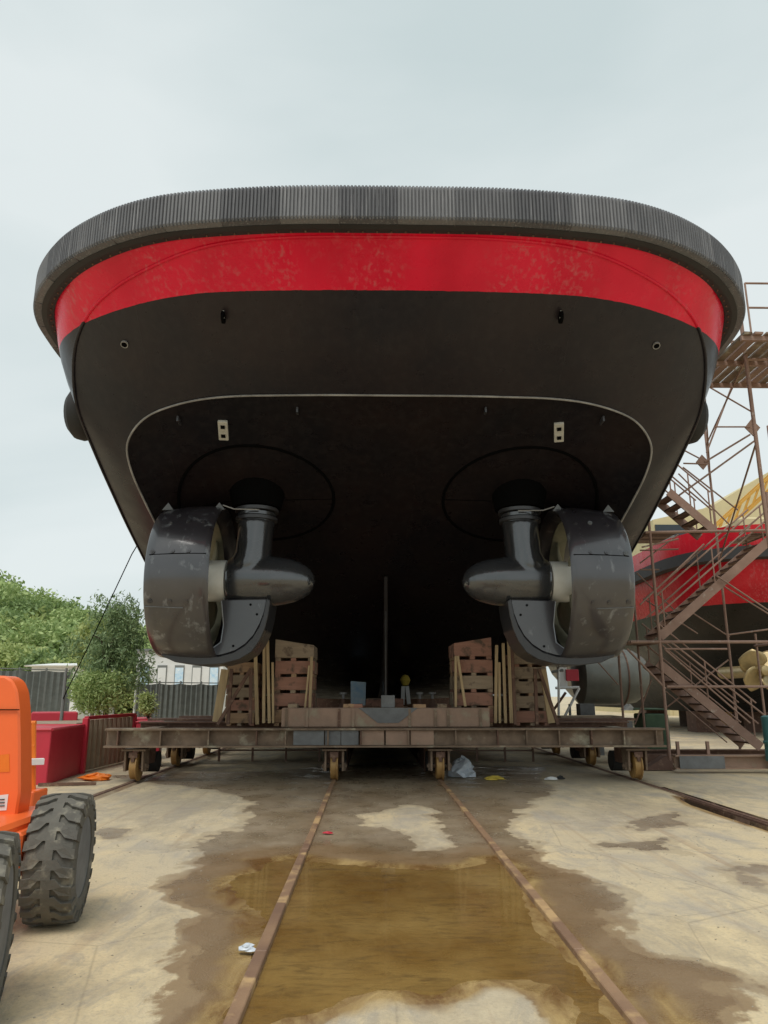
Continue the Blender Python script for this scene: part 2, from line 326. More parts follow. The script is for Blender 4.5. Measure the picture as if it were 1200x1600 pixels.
def ground_mat():
    m = bpy.data.materials.new('yard_concrete'); m.use_nodes = True; n = m.node_tree.nodes; l = m.node_tree.links; b = n['Principled BSDF']
    t = n.new('ShaderNodeTexCoord')
    def noise(s, det=8, st=(1, 1, 1), ro=.6, dist=.0):
        mpn = n.new('ShaderNodeMapping'); mpn.inputs['Scale'].default_value = st; l.new(t.outputs['Object'], mpn.inputs[0])
        q = n.new('ShaderNodeTexNoise'); q.inputs['Scale'].default_value = s; q.inputs['Detail'].default_value = det; q.inputs['Roughness'].default_value = ro; q.inputs['Distortion'].default_value = dist; l.new(mpn.outputs[0], q.inputs['Vector']); return q.outputs[0]
    def ramp(i, p0, p1, a=(0, 0, 0), c=(1, 1, 1)):
        r = n.new('ShaderNodeValToRGB'); r.color_ramp.elements[0].position = p0; r.color_ramp.elements[1].position = p1; r.color_ramp.elements[0].color = (*a, 1); r.color_ramp.elements[1].color = (*c, 1); l.new(i, r.inputs[0]); return r.outputs[0]
    def mix(f, a, c, mode='MIX'):
        x = n.new('ShaderNodeMixRGB'); x.blend_type = mode
        for i, v in enumerate((f, a, c)):
            if hasattr(v, 'links'): l.new(v, x.inputs[i])
            else: x.inputs[i].default_value = v if i == 0 else (*v, 1)
        return x.outputs[0]
    def mul(a, c):
        x = n.new('ShaderNodeMath'); x.operation = 'MULTIPLY'; l.new(a, x.inputs[0])
        if hasattr(c, 'links'): l.new(c, x.inputs[1])
        else: x.inputs[1].default_value = c
        return x.outputs[0]
    base = ramp(noise(.55, 6, (1, .55, 1)), .38, .64, (.66, .53, .32), (.52, .44, .31))
    base = mix(mul(ramp(noise(1.5, 9, (1, .5, 1), .62, .6), .5, .66), .75), base, (.36, .325, .28))
    base = mix(mul(ramp(noise(.9, 7, (.6, 1.6, 1), .6, 1.0), .56, .68), .6), base, (.68, .53, .31))
    base = mix(mul(ramp(noise(3.1, 8, (1, 1, 1), .7), .55, .72), .65), base, (.27, .24, .20))
    base = mix(mul(ramp(noise(.8, 5, (5, .22, 1), .6, .8), .58, .72), .5), base, (.34, .22, .13))
    base = mix(mul(ramp(noise(2.2, 12, (1, .35, 1), .78, 1.5), .52, .60), .5), base, (.33, .295, .245))
    base = mix(mul(ramp(noise(38, 6), .5, .75), .6), base, (.36, .30, .22))
    base = mix(mul(ramp(noise(120, 3), .5, .7), .35), base, (.6, .53, .4))
    v = n.new('ShaderNodeTexVoronoi'); v.feature = 'DISTANCE_TO_EDGE'; v.inputs['Scale'].default_value = .42
    mpn = n.new('ShaderNodeMapping'); l.new(t.outputs['Object'], mpn.inputs[0]); ad = n.new('ShaderNodeMixRGB'); ad.blend_type = 'ADD'; ad.inputs[0].default_value = .5
    nn = n.new('ShaderNodeTexNoise'); nn.inputs['Scale'].default_value = 1.7; nn.inputs['Detail'].default_value = 8; l.new(t.outputs['Object'], ad.inputs[1]); l.new(nn.outputs[1], ad.inputs[2]); l.new(ad.outputs[0], v.inputs['Vector'])
    crack = ramp(v.outputs[0], .0, .004, (1, 1, 1), (0, 0, 0)); base = mix(mul(crack, .28), base, (.10, .08, .06))
    sx_ = n.new('ShaderNodeSeparateXYZ'); l.new(t.outputs['Object'], sx_.inputs[0])
    def mth(op, a, b_):
        x = n.new('ShaderNodeMath'); x.operation = op
        for i, v_ in enumerate((a, b_)):
            if hasattr(v_, 'links'): l.new(v_, x.inputs[i])
            else: x.inputs[i].default_value = v_
        return x.outputs[0]
    ax = mth('ABSOLUTE', sx_.outputs[0], 0)
    for rx_, wd_ in ((1.01, .34), (4.8, .22)):
        band = mth('SUBTRACT', 1.0, mth('DIVIDE', mth('ABSOLUTE', mth('SUBTRACT', ax, rx_), 0), wd_))
        bm_ = ramp(mth('ADD', mth('MULTIPLY', band, .55), noise(3.5, 8, (1, .45, 1), .7)), .72, .95); base = mix(mul(bm_, .75), base, (.24, .13, .065))
    grime = ramp(mth('ADD', noise(.35, 4, (1, .6, 1)), mth('MULTIPLY', noise(5, 8, (1, .5, 1), .7), .35)), .66, .76); base = mix(mul(grime, .45), base, (.29, .24, .175))
    aw = n.new('ShaderNodeAttribute'); aw.attribute_name = 'wet'; am = n.new('ShaderNodeAttribute'); am.attribute_name = 'mud'
    mv = am.outputs['Fac']
    def addn(a, b_, k):
        x = n.new('ShaderNodeMath'); x.operation = 'MULTIPLY_ADD'; l.new(b_, x.inputs[0]); x.inputs[1].default_value = k; l.new(a, x.inputs[2]); return x.outputs[0]
    nw = addn(aw.outputs['Fac'], noise(4.5, 10, (1, .7, 1), .72, .5), .34)
    wv = ramp(nw, .66, .70); wv1 = ramp(nw, .54, .585)
    base = mix(mul(wv1, .42), base, (.33, .26, .17))
    wcol = ramp(noise(1.1, 7, (1, .6, 1)), .35, .65, (.17, .115, .065), (.30, .235, .165))
    c = mix(mul(wv, .8), base, wcol)
    asl = n.new('ShaderNodeAttribute'); asl.attribute_name = 'silt'; sv = ramp(addn(asl.outputs['Fac'], noise(3.0, 9, (1, .6, 1), .7, .6), .8), .62, 1.05); c = mix(mul(mul(sv, wv1), .7), c, (.21, .125, .055))
    mcol = ramp(noise(2.6, 10, (1, .45, 1), .7, 1.0), .38, .62, (.16, .08, .025), (.42, .29, .12)); c = mix(mv, c, mcol)
    l.new(c, b.inputs['Base Color'])
    rg = mix(wv, ramp(noise(9, 6), .3, .7, (.78,) * 3, (.95,) * 3), ramp(noise(2.3, 6), .4, .62, (.22,) * 3, (.6,) * 3)); l.new(rg, b.inputs['Roughness'])
    b.inputs['Specular IOR Level'].default_value = .4
    bn = n.new('ShaderNodeBump'); bn.inputs['Strength'].default_value = .6; bn.inputs['Distance'].default_value = .02
    h = mix(.5, noise(9, 10, (1, 1, 1), .7), noise(75, 5)); h2 = mix(mul(crack, .3), h, (0, 0, 0)); l.new(h2, bn.inputs['Height']); l.new(bn.outputs[0], b.inputs['Normal'])
    return m
me.materials.append(ground_mat())
# water: one flat sheet lying in the hollows of the ground
def water_mat():
    m = bpy.data.materials.new('muddy_water'); m.use_nodes = True; n = m.node_tree.nodes; l = m.node_tree.links; b = n['Principled BSDF']
    t = n.new('ShaderNodeTexCoord')
    q = n.new('ShaderNodeTexNoise'); q.inputs['Scale'].default_value = .8; q.inputs['Detail'].default_value = 8; l.new(t.outputs['Object'], q.inputs['Vector'])
    r = n.new('ShaderNodeValToRGB'); r.color_ramp.elements[0].position = .35; r.color_ramp.elements[1].position = .66; r.color_ramp.elements[0].color = (.25, .13, .03, 1); r.color_ramp.elements[1].color = (.44, .28, .09, 1); l.new(q.outputs[0], r.inputs[0])
    q2 = n.new('ShaderNodeTexNoise'); q2.inputs['Scale'].default_value = 3.2; q2.inputs['Detail'].default_value = 9; q2.inputs['Roughness'].default_value = .7; q2.inputs['Distortion'].default_value = 1.2
    l.new(t.outputs['Object'], q2.inputs['Vector']); r2 = n.new('ShaderNodeValToRGB'); r2.color_ramp.elements[0].position = .48; r2.color_ramp.elements[1].position = .7; l.new(q2.outputs[0], r2.inputs[0])
    x = n.new('ShaderNodeMixRGB'); x.inputs[2].default_value = (.13, .08, .035, 1); mu = n.new('ShaderNodeMath'); mu.operation = 'MULTIPLY'; mu.inputs[1].default_value = .75; l.new(r2.outputs[0], mu.inputs[0]); l.new(mu.outputs[0], x.inputs[0]); l.new(r.outputs[0], x.inputs[1]); l.new(x.outputs[0], b.inputs['Base Color'])
    b.inputs['Roughness'].default_value = .04; b.inputs['IOR'].default_value = 1.4
    mw = n.new('ShaderNodeMapping'); mw.inputs['Scale'].default_value = (1, 3.2, 1); l.new(t.outputs['Object'], mw.inputs[0]); wv = n.new('ShaderNodeTexNoise'); wv.inputs['Scale'].default_value = 2.6; wv.inputs['Detail'].default_value = 4; wv.inputs['Distortion'].default_value = 2.2; l.new(mw.outputs[0], wv.inputs['Vector']); l.new(mw.outputs[0], q2.inputs['Vector'])
    bn = n.new('ShaderNodeBump'); bn.inputs['Strength'].default_value = .12; bn.inputs['Distance'].default_value = .02; l.new(wv.outputs[0], bn.inputs['Height']); l.new(bn.outputs[0], b.inputs['Normal'])
    b.inputs['Alpha'].default_value = .68; b.inputs['Coat Weight'].default_value = .6; b.inputs['Coat Roughness'].default_value = .03
    return m
water = MB().add([(-4, 2.6, -.006), (4.4, 2.6, -.006), (4.4, 13.5, -.006), (-4, 13.5, -.006)], [(0, 1, 2, 3)]).build('puddle_water', water_mat()); water['kind'] = 'structure'
wg = MB().add([(4.5, 2.6, -.006), (9.5, 2.6, -.006), (9.5, 14, -.006), (4.5, 14, -.006)], [(0, 1, 2, 3)]).build('groove_water', M('dark_water', (.035, .02, .012), (.05, .03, .02), rough=.06, bump=0, rvar=.02)); wg['kind'] = 'structure'

# rails (part of the slipway, individually)
RX = (-4.8, -1.01, 1.01, 4.8)
rl = ['rusty inner rail left of the puddle running under the cradle', 'rusty inner rail right of the puddle running under the cradle', 'dark outer rail at the left running to the orange lift tyre', 'dark outer rail at the right in a wet groove']
for x, lb in zip((-1.01, 1.01, -4.8, 4.8), rl):
    mb = MB(); y = 2.0
    while y < 44:
        L = 3.2; o = random.uniform(-.004, .004)
        if abs(x) < 2: mb.box((x + o, y + L / 2, .012), (.075, L - .012, .05))
        else: mb.box((x + o, y + L / 2, .002), (.055, L - .012, .03)); mb.box((x - .07, y + L / 2, .0), (.02, L, .024))
        y += L
    r = mb.build('rail', M_rail if abs(x) < 2 else M_rust, bevel=.006); tag(r, lb, 'rail', 'slipway rails')

# ================================================================== TUG
def crom(pts, m=6):
    P_ = [Vector(p) for p in pts]; out = []
    for i in range(len(P_) - 1):
        p0 = P_[i - 1] if i else P_[0] * 2 - P_[1]; p1 = P_[i]; p2 = P_[i + 1]; p3 = P_[i + 2] if i + 2 < len(P_) else p2 * 2 - p1
        for k in range(m):
            t = k / m; out.append(.5 * ((2 * p1) + (p2 - p0) * t + (2 * p0 - 5 * p1 + 4 * p2 - p3) * t * t + (3 * p1 - p0 - 3 * p2 + p3) * t ** 3))
    out.append(P_[-1]); return out
DECK = [(0, 8.7), (1.4, 8.72), (2.6, 8.84), (3.3, 9.0), (3.95, 9.3), (4.58, 9.75), (5.07, 10.28), (5.40, 10.8), (5.60, 11.35), (5.69, 11.95), (5.75, 12.7), (5.76, 13.8), (5.76, 15.2), (5.76, 17.5), (5.76, 21), (5.76, 30), (3.6, 37), (0, 39.6)]
K1 = [(0, 8.80, 7.60), (1.2, 8.82, 7.60), (2.2, 8.91, 7.575), (2.85, 9.07, 7.52), (3.5, 9.38, 7.44), (4.1, 9.78, 7.36), (4.62, 10.25, 7.22), (4.98, 10.75, 6.98), (5.16, 11.2, 6.62), (5.2, 11.6, 6.2), (5.14, 12.2, 5.76), (5.08, 13.1, 5.25), (5.02, 14.4, 4.62), (5.0, 16.5, 3.9), (5.0, 20, 3.1), (4.9, 30, 2.9), (2.8, 36.5, 3.6), (0, 39, 4.6)]
K2 = [(0, 10.95, 6.22), (1.0, 10.95, 6.22), (1.9, 10.96, 6.21), (2.5, 10.98, 6.2), (3.05, 11.03, 6.16), (3.55, 11.14, 6.08), (3.95, 11.3, 5.97), (4.25, 11.55, 5.8), (4.42, 11.85, 5.6), (4.45, 12.3, 5.32), (4.40, 12.9, 5.0), (4.32, 13.6, 4.64), (4.24, 15, 4.0), (4.2, 17, 3.1), (4.2, 20.5, 2.3), (4.1, 30, 1.75), (2.6, 36, 1.8), (0, 38.5, 2.6)]
def zc(Y):
    if Y < 19.5: return 6.22 - .41 * (Y - 10.95)
    if Y < 24: t = (Y - 19.5) / 4.5; return 2.715 - .9 * (1 - (1 - t) ** 2)
    if Y < 36: return 1.815 - .4 * min(1, (Y - 24) / 6)
    return 1.415 + (Y - 36) * .5
sD = crom([(x, y, 7.62) for x, y in DECK]); s1 = crom(K1); s2 = crom(K2)
def full(row): return [Vector((-p.x, p.y, p.z)) for p in reversed(row[1:])] + list(row)
def outline_off(P_, d):
    out = []
    for i, p in enumerate(P_):
        t = (P_[min(i + 1, len(P_) - 1)] - P_[max(i - 1, 0)]); t.z = 0
        if i == 0: t = Vector((1, 0, 0))
        t.normalize(); out.append(p + Vector((t.y, -t.x, 0)) * d)
    return out
tug = empty('tugboat', (0, 24, 0), 'large red and black tugboat hull seen from its stern, standing on a wheeled cradle', 'boat')
# upper side shell (bulwark + side down to the chine)
def side_rows():
    rows = []
    up = [Vector((p.x, p.y, 8.02)) for p in sD]
    rows.append(full(up)); rows.append(full([Vector((p.x, p.y, 7.6)) for p in sD]))
    for k in range(1, 7):
        t = k / 6; rr = []
        for a, b in zip(sD, s1):
            p = a.lerp(b, t); bul = .10 * math.sin(math.pi * t) * min(1, max(0, a.z - b.z) / 1.2)
            rr.append(p + Vector((bul, -bul * .1, 0)))
        rr[0].x = 0; rows.append(full(rr))
    return rows
mb = MB(); mb.grid(side_rows()); mb.build('side_plating', M_hull, tug, smooth=True, angle=50)
rows = []
for k in range(0, 13):
    t = k / 12; rr = []
    for a, b in zip(s1, s2):
        p = a.lerp(b, t); h = min((b - a).length, 3.0); bul = .035 * h * math.sin(math.pi * t); p = p + Vector((0, -bul * .4, -bul)); rr.append(p)
    rows.append(full(rr))
gB = MB().grid(rows); gB.build('stern_panel', M_hull, tug, smooth=True, angle=60)
rows = []
US = [0, .1, .2, .3, .4, .5, .6, .68, .75, .81, .86, .9, .93, .96, .98, 1]
def zbot(u, zk, Y): z0 = zc(Y); return z0 + (zk - z0) * u ** 7 + .10 * min(1, max(0, Y - 11) / 4) * u * (1 - u ** 6)
for u in reversed(US):
    rows.append(full([Vector((p.x * u, p.y, zbot(u, p.z, p.y))) for p in s2]))
# collapse to centre line at u=0
gC = MB().grid(rows); gC.build('bottom_plating', M_bottom_shade, tug, smooth=True, angle=60)
def pathm(pts, r, name, mat, parent, n=8, cap=True): return MB().path(pts, r, n, cap).build(name, mat, parent, smooth=True)
# knuckle bars; the inner one is painted pale as an edge highlight
i0 = 13 * 6
pathm([p + Vector((0, -.012, -.008)) for p in full(s2[:i0])], .017, 'knuckle_bar', M_knuck, tug)
pathm([p + Vector((0, -.012, 0)) for p in full(s1[:i0])], .025, 'knuckle_bar', M_hull, tug)
# deck closing plate
dk = full([Vector((p.x, p.y, 7.75)) for p in sD]); MB().add(dk, [tuple(range(len(dk)))]).build('deck', M_rust, tug)
# skeg
MB().prism([(-.04, 15.9, 4.1), (-.04, 16.3, 1.45), (-.04, 30, 1.3), (-.04, 30, 1.9), (-.04, 20, 2.7)], (.08, 0, 0)).build('skeg', M_bottom_shade, tug, bevel=.01)
MB().path([(0, 15.98, 3.35), (0, 16.16, 2.0), (0, 16.2, 1.45)], [.012, .014, .03], 8).build('skeg_edge', M_blk, tug, smooth=True)
# fender: ribbed rubber segments around the stern
fo = [p for p in full(outline_off(sD[:13 * 6 + 1], .0))]
L = [0]
for a, b in zip(fo, fo[1:]): L.append(L[-1] + (b - a).length)
def along(P_, L, s):
    s = max(0, min(L[-1] - 1e-6, s))
    i = max(0, int(np.searchsorted(L, s) - 1)); t = (s - L[i]) / max(L[i + 1] - L[i], 1e-9)
    a = P_[max(i - 1, 0)]; b = P_[i]; c = P_[i + 1]; d = P_[min(i + 2, len(P_) - 1)]
    tg = ((c - a).normalized() * (1 - t) + (d - b).normalized() * t).normalized(); return b.lerp(c, t), tg
tot = L[-1]; nseg = 34; pitch = .047
for sg in range(nseg):
    a = tot * sg / nseg; b = tot * (sg + 1) / nseg; nr = max(2, int((b - a) / pitch)); st = (b - a) / nr
    rows = []; dz = 0; do = 0
    for k in range(nr):
        for f_, off in ((0, .292), (.14, .318), (.62, .318), (.78, .292)):
            p, tg = along(fo, L, a + (k + f_) * st); nrm = Vector((tg.y, -tg.x, 0)); o = off + do
            rows.append([Vector((p.x, p.y, z)) + nrm * q for z, q in ((7.60 + dz, .04), (7.595 + dz, o - .10), (7.60 + dz, o - .02), (7.63 + dz, o), (8.05 + dz, o), (8.11 + dz, o - .03), (8.11 + dz, .0))])
    p, tg = along(fo, L, b); nrm = Vector((tg.y, -tg.x, 0)); rows.append([Vector((p.x, p.y, z)) + nrm * q for z, q in ((7.60 + dz, .04), (7.58 + dz, .17), (7.60 + dz, .27), (7.63 + dz, .292), (8.05 + dz, .292), (8.11 + dz, .26), (8.11 + dz, .0))])
    MB().grid(rows).build('fender_segment', random.choice((M_rub[0], M_rub[0], M_rub[1], M_rub[2])), tug)
# fender retaining channel with bolts below
fl = full(sD[:13 * 6 + 1]); rows = []
for i, p in enumerate(fl):
    tg = (fl[min(i + 1, len(fl) - 1)] - fl[max(i - 1, 0)]).normalized(); nrm = Vector((tg.y, -tg.x, 0))
    rows.append([Vector((p.x, p.y, z)) + nrm * q for z, q in ((7.59, .005), (7.575, .11), (7.585, .19), (7.61, .19))])
MB().grid(rows).build('fender_channel', M_rubd, tug)
mb = MB(); s = .1
while s < tot:
    p, tg = along(fo, L, s); nrm = Vector((tg.y, -tg.x, 0)); c = Vector((p.x, p.y, 7.58)) + nrm * .055
    mb.tube(c + Vector((0, 0, .02)), c + Vector((0, 0, -.018)), .014, 6); s += .19
mb.build('fender_bolts', M_rust, tug)['kind'] = 'stuff'
# tyre shaped side fenders further forward
for sx in (-1, 1):
    mb = MB(); c = (sx * 5.9, 13.7, 6.95); mb.lathe(c, [(-.22 * sx, .2), (-.24 * sx, .38), (-.12 * sx, .5), (.05 * sx, .54), (.2 * sx, .5), (.3 * sx, .38), (.28 * sx, .2)], 'X', 24)
    mb.build('side_fender', M_rubd, tug, smooth=True)
# lugs, drains and anodes on the stern panel
from mathutils.bvhtree import BVHTree
BV = {k: BVHTree.FromPolygons(g.v, g.f) for k, g in (('B', gB), ('C', gC))}
def on_panel(px, py, surf):
    d = (FW + RT * ((px - 600) / 1155.6) - UP * ((py - 800) / 1155.6)).normalized()
    return BV[surf].ray_cast(CAM, d)[0]
nB = Vector((0, -.53, -.85)).normalized(); nC = Vector((0, -.38, -.925)).normalized()
qB = nB.to_track_quat('Z', 'Y').to_matrix(); qC = nC.to_track_quat('Z', 'Y').to_matrix()
for px, py in ((350, 492), (875, 492)):
    p = on_panel(px, py, 'B'); mb = MB().lathe((0, 0, 0), [(-.02, .045), (-.02, .09), (.02, .09), (.02, .045)], 'X', 16, close=True)
    mb.v = [tuple(p + nB * .07 + Vector(v)) for v in mb.v]; mb.box(p + nB * .0, (.035, .1, .14), m=qB); mb.build('lifting_lug', M_line, tug, smooth=True)
    MB().tube(p + nB * .1 + Vector((0, 0, .12)), p + nB * .06 + Vector((.0, 0, -.02)), .016, 6).build('shackle_pin', M_zinc, tug)
for px, py in ((195, 537), (1025, 539)):
    p = on_panel(px, py, 'B'); MB().tube(p - nB * .02, p + nB * .03, .045, 16).build('drain_pipe', M_line, tug)
    mb = MB().lathe((0, 0, 0), [(0, .045), (.035, .045), (.035, .058), (0, .058)], 'Z', 16, close=True); mb.v = [tuple(p + qB @ Vector(v)) for v in mb.v]; mb.build('drain_collar', M_knuck, tug)
for px, py, hh in ((465, 640, .13), (758, 640, .13), (280, 655, .2), (940, 655, .2)):
    p = on_panel(px, py, 'C'); MB().box(p + nC * .03, (.03, hh, .09), m=Matrix.Identity(3)).build('mounting_lug', M_blk, tug)
for px, py, tw in ((349, 671, .12), (873, 674, -.22)):
    p = on_panel(px, py, 'C'); mm = Matrix.Rotation(tw, 3, 'Z') @ Matrix.Rotation(-math.atan(.41), 3, 'X')
    a_ = MB().box(p + nC * .02, (.16, .46, .05), m=mm).build('anode', M_zinc, tug, bevel=.008)
    for k in (-1, 1): MB().box(p + nC * .052 + mm @ Vector((0, k * .11, 0)), (.07, .07, .02), m=mm).build('anode_slot', M_line, a_)
# ---- thrusters
from mathutils import noise as mnoise
def thruster(sx):
    X0, Y0 = -2.46 * 1, 13.45
    def P3(x, y, z): return Vector((x * sx, y, z))  # authored for the port side (negative X), sx = 1 port, -1 starboard
    zt = zc(Y0)
    # well plate joint ring and plate seam
    ring = [P3(X0 + 1.43 * math.cos(a), Y0 + 1.36 * math.sin(a), 0) for a in [2 * math.pi * k / 64 for k in range(65)]]
    def zs(p):
        # half width of K2 at that Y
        kk = [q for q in s2 if q.y >= p.y - .001 and q.x > 2]; hw = kk[0].x if kk else 4.3; zk = kk[0].z if kk else 4.5; return zbot(min(1, abs(p.x) / hw), zk, p.y)
    ring = [Vector((p.x, p.y, zs(p) - .004)) for p in ring]
    wp = MB().path(ring, .028, 6, False).build('well_joint', M_line, tug, smooth=True)
    for a, b in (((X0 - 1.4, Y0 + .15), (X0 - .45, Y0 + .1)), ((X0 + .5, Y0 + .1), (X0 + 1.4, Y0 + .05))):
        q = [P3(a[0] + (b[0] - a[0]) * k / 6, a[1] + (b[1] - a[1]) * k / 6, 0) for k in range(7)]; MB().path([Vector((p.x, p.y, zs(p) - .002)) for p in q], .007, 4).build('plate_seam', M_line, wp)
    # dark cone + collar
    zf = 4.98
    mb = MB(); mb.lathe(P3(X0, Y0, 0), [(zf + .5, .54), (zf + .28, .52), (zf + .1, .47), (zf - .0, .45), (zf - .0, .1)], 'Z', 40); body = mb.build('steering_collar', M_line, tug, smooth=True, angle=30)
    for k, (r, z) in enumerate(((.40, 4.93), (.36, 4.84), (.385, 4.76), (.34, 4.69))):
        MB().lathe(P3(X0, Y0, 0), [(z + .035, r - .04), (z + .03, r), (z - .03, r), (z - .035, r - .04)], 'Z', 40).build('steering_ring', M_pod if k % 2 else M_blk, body, smooth=True, angle=40)
    # leg + gear pod in one blended surface
    leg = MB()
    secs = [(4.72, X0, .34, .38), (4.45, X0 - .01, .33, .40), (4.15, X0 - .03, .33, .42), (3.9, X0 - .08, .38, .44), (3.6, X0 - .12, .46, .40), (3.3, X0 - .1, .40, .30), (3.1, X0 - .05, .26, .2)]
    n = 28; vs = []
    for z, x, a, b in secs:
        for j in range(n):
            t = 2 * math.pi * j / n; vs.append(P3(x + a * math.cos(t), Y0 + b * math.sin(t), z))
    leg.add(vs, [(i * n + j, i * n + (j + 1) % n, (i + 1) * n + (j + 1) % n, (i + 1) * n + j) for i in range(len(secs) - 1) for j in range(n)] + [tuple(range(n - 1, -1, -1)), tuple((len(secs) - 1) * n + j for j in range(n))])
    prof = [(-2.93, .38), (-2.90, .42), (-2.8, .435), (-2.55, .45), (-2.3, .46), (-2.1, .455), (-1.9, .43), (-1.7, .38), (-1.55, .315), (-1.44, .23), (-1.37, .13), (-1.34, .02)]
    ax = 3.62
    leg.lathe((0, Y0, ax), [(x * sx, r) for x, r in prof], 'X', 40)
    pod = leg.build('thruster_pod', M_pod, tug)
    rm = pod.modifiers.new('blend', 'REMESH'); rm.mode = 'VOXEL'; rm.voxel_size = .022; rm.use_smooth_shade = True
    sm = pod.modifiers.new('smooth', 'SMOOTH'); sm.factor = .6; sm.iterations = 14
    # tapering shoulder between pod and propeller hub, strut to nozzle
    hub = MB().lathe((0, Y0, ax), [(x * sx, r) for x, r in ((-2.94, .30), (-2.945, .365), (-2.96, .375), (-3.27, .375), (-3.30, .36), (-3.46, .26))], 'X', 36).build('propeller_hub', M_shaft, tug, smooth=True, angle=40)
    MB().lathe((0, Y0, ax), [(x * sx, r) for x, r in ((-3.46, .24), (-3.7, .2), (-3.86, .1), (-3.9, .01))], 'X', 24).build('hub_cap', M_blk, hub, smooth=True)
    # four blades
    for k in range(4):
        th = math.pi / 2 * k + .42; rows = []
        for i in range(9):
            t = i / 8; r = .30 + t * (1.12 - .30); ch = (.30 + .62 * math.sin(math.pi * min(1, t * .62 + .12))) * (1 if t < .9 else .93); pitch_ = R(62 - 38 * t)
            row = []
            for j in range(9):
                s_ = (j / 8 - .5) * ch; skew = .22 * t * t; an = th + (s_ * math.cos(R(90) - pitch_) * 0 + s_ * math.sin(R(90) - pitch_) * 1 + skew) / max(r, .3)
                xx = -3.42 + s_ * math.cos(R(90) - pitch_) * .62; row.append(P3(xx, Y0 + r * math.cos(an), ax + r * math.sin(an)))
            rows.append(row)
        bl = MB().grid(rows).build('propeller_blade', M_bronze, hub, smooth=True); so_ = bl.modifiers.new('t', 'SOLIDIFY'); so_.thickness = .03; so_.offset = 0
    # nozzle ring (airfoil section) around X axis
    pr = [(-3.01, 1.33), (-2.995, 1.36), (-3.02, 1.39), (-3.1, 1.405), (-3.35, 1.405), (-3.6, 1.39), (-3.9, 1.355), (-4.05, 1.325), (-4.07, 1.30), (-4.05, 1.275), (-3.8, 1.21), (-3.5, 1.16), (-3.25, 1.17), (-3.1, 1.23), (-3.03, 1.29)]
    nz_ = MB().lathe((0, Y0, ax - .04), [(x * sx, r) for x, r in pr], 'X', 96, close=True).build('nozzle', M_nozp, tug, smooth=True, angle=50)
    MB().lathe((0, Y0, ax - .04), [(x * sx, r) for x, r in ((-3.22, 1.150), (-3.5, 1.145), (-3.5, 1.165), (-3.22, 1.175))], 'X', 72, close=True).build('nozzle_liner', M_bronze, nz_, smooth=True)
    # weld seams and pad marks on the outside
    for an, x0, x1 in ((R(168), -3.05, -4.0), (R(205), -3.4, -4.05)):
        MB().path([P3(x, Y0 + (1.405 - max(0, (-x - 3.5)) * .13) * math.cos(an), ax - .04 + (1.407 - max(0, (-x - 3.5)) * .13) * math.sin(an)) for x in np.linspace(x0, x1, 6)], .008, 5).build('weld_seam', M_rim if an > 3.2 else M_line, nz_)
    for an in (R(166), R(201), R(140)):
        for x in ((-3.35, -3.62, -3.95) if an != R(140) else (-3.2, -3.45, -3.75)):
            r = 1.408 - max(0, (-x - 3.5)) * .13; c = P3(x, Y0 + r * math.cos(an), ax - .04 + r * math.sin(an)); nn = Vector((0, math.cos(an), math.sin(an)))
            MB().tube(c - nn * .02, c + nn * .014, .04, 12).tube(c, c + nn * .022, .018, 8).build('anode_boss', random.choice((M_rim, M_nozp, M_blk, M_nozp)), nz_, smooth=True)
    # lower bracket from nozzle to pod underside
    za = ax - 3.62
    poly = [(-2.98, 3.24), (-2.17, 3.26), (-2.16, 3.18), (-2.2, 3.0), (-2.26, 2.82), (-2.36, 2.62), (-2.5, 2.46), (-2.68, 2.34), (-2.9, 2.27), (-3.15, 2.23), (-3.2, 2.32), (-2.95, 2.5), (-2.92, 2.8)]
    fr = [P3(x, Y0 - .33, z + za) for x, z in poly]; bk = MB().prism(fr, (0, .6, 0)).build('lower_bracket', M_nozp, tug, bevel=.02)
    # thick under-plate (darker skin) following the bracket
    ct = [(-2.10, 3.22), (-2.13, 2.95), (-2.18, 2.72), (-2.27, 2.5), (-2.40, 2.32), (-2.6, 2.2), (-2.9, 2.12), (-3.3, 2.10), (-3.7, 2.15), (-3.95, 2.26)]
    ci = [(-2.17, 3.26), (-2.22, 2.95), (-2.28, 2.76), (-2.38, 2.58), (-2.52, 2.43), (-2.7, 2.32), (-2.95, 2.25), (-3.3, 2.24), (-3.7, 2.30), (-3.95, 2.38)]
    mb = MB(); ys_ = [(Y0 - .36, 0), (Y0 + .45, 0)]
    mb.prism([P3(x, Y0 - .37, z + za) for x, z in ct + ci[::-1]], (0, .95, 0)); mb.build('bracket_skin', M_blk, bk, bevel=.012)
    for x, z in ((-2.33, 2.98), (-2.72, 2.43), (-2.45, 3.15)): MB().tube(P3(x, Y0 - .34, z), P3(x, Y0 - .3, z), .022, 8).build('bolt_hole', M_line, bk)
    # lifting eyes on top of the nozzle with wire to the leg
    for x, y in ((-3.05, Y0 - .55), (-3.95, Y0 - .6)):
        zz = ax - .04 + math.sqrt(1.39 ** 2 - (y - Y0) ** 2); MB().prism([P3(x - .1, y, zz - .03), P3(x + .1, y, zz - .03), P3(x, y, zz + .10)], (0, .04, 0)).build('lifting_eye', M_rim, nz_)
    MB().path([P3(-3.0, Y0 - .5, 4.92), P3(-2.8, Y0 - .46, 4.86), P3(-2.35, Y0 - .42, 4.86)], .012, 6).build('lashing_wire', M_knuck, nz_)
thruster(1); thruster(-1)
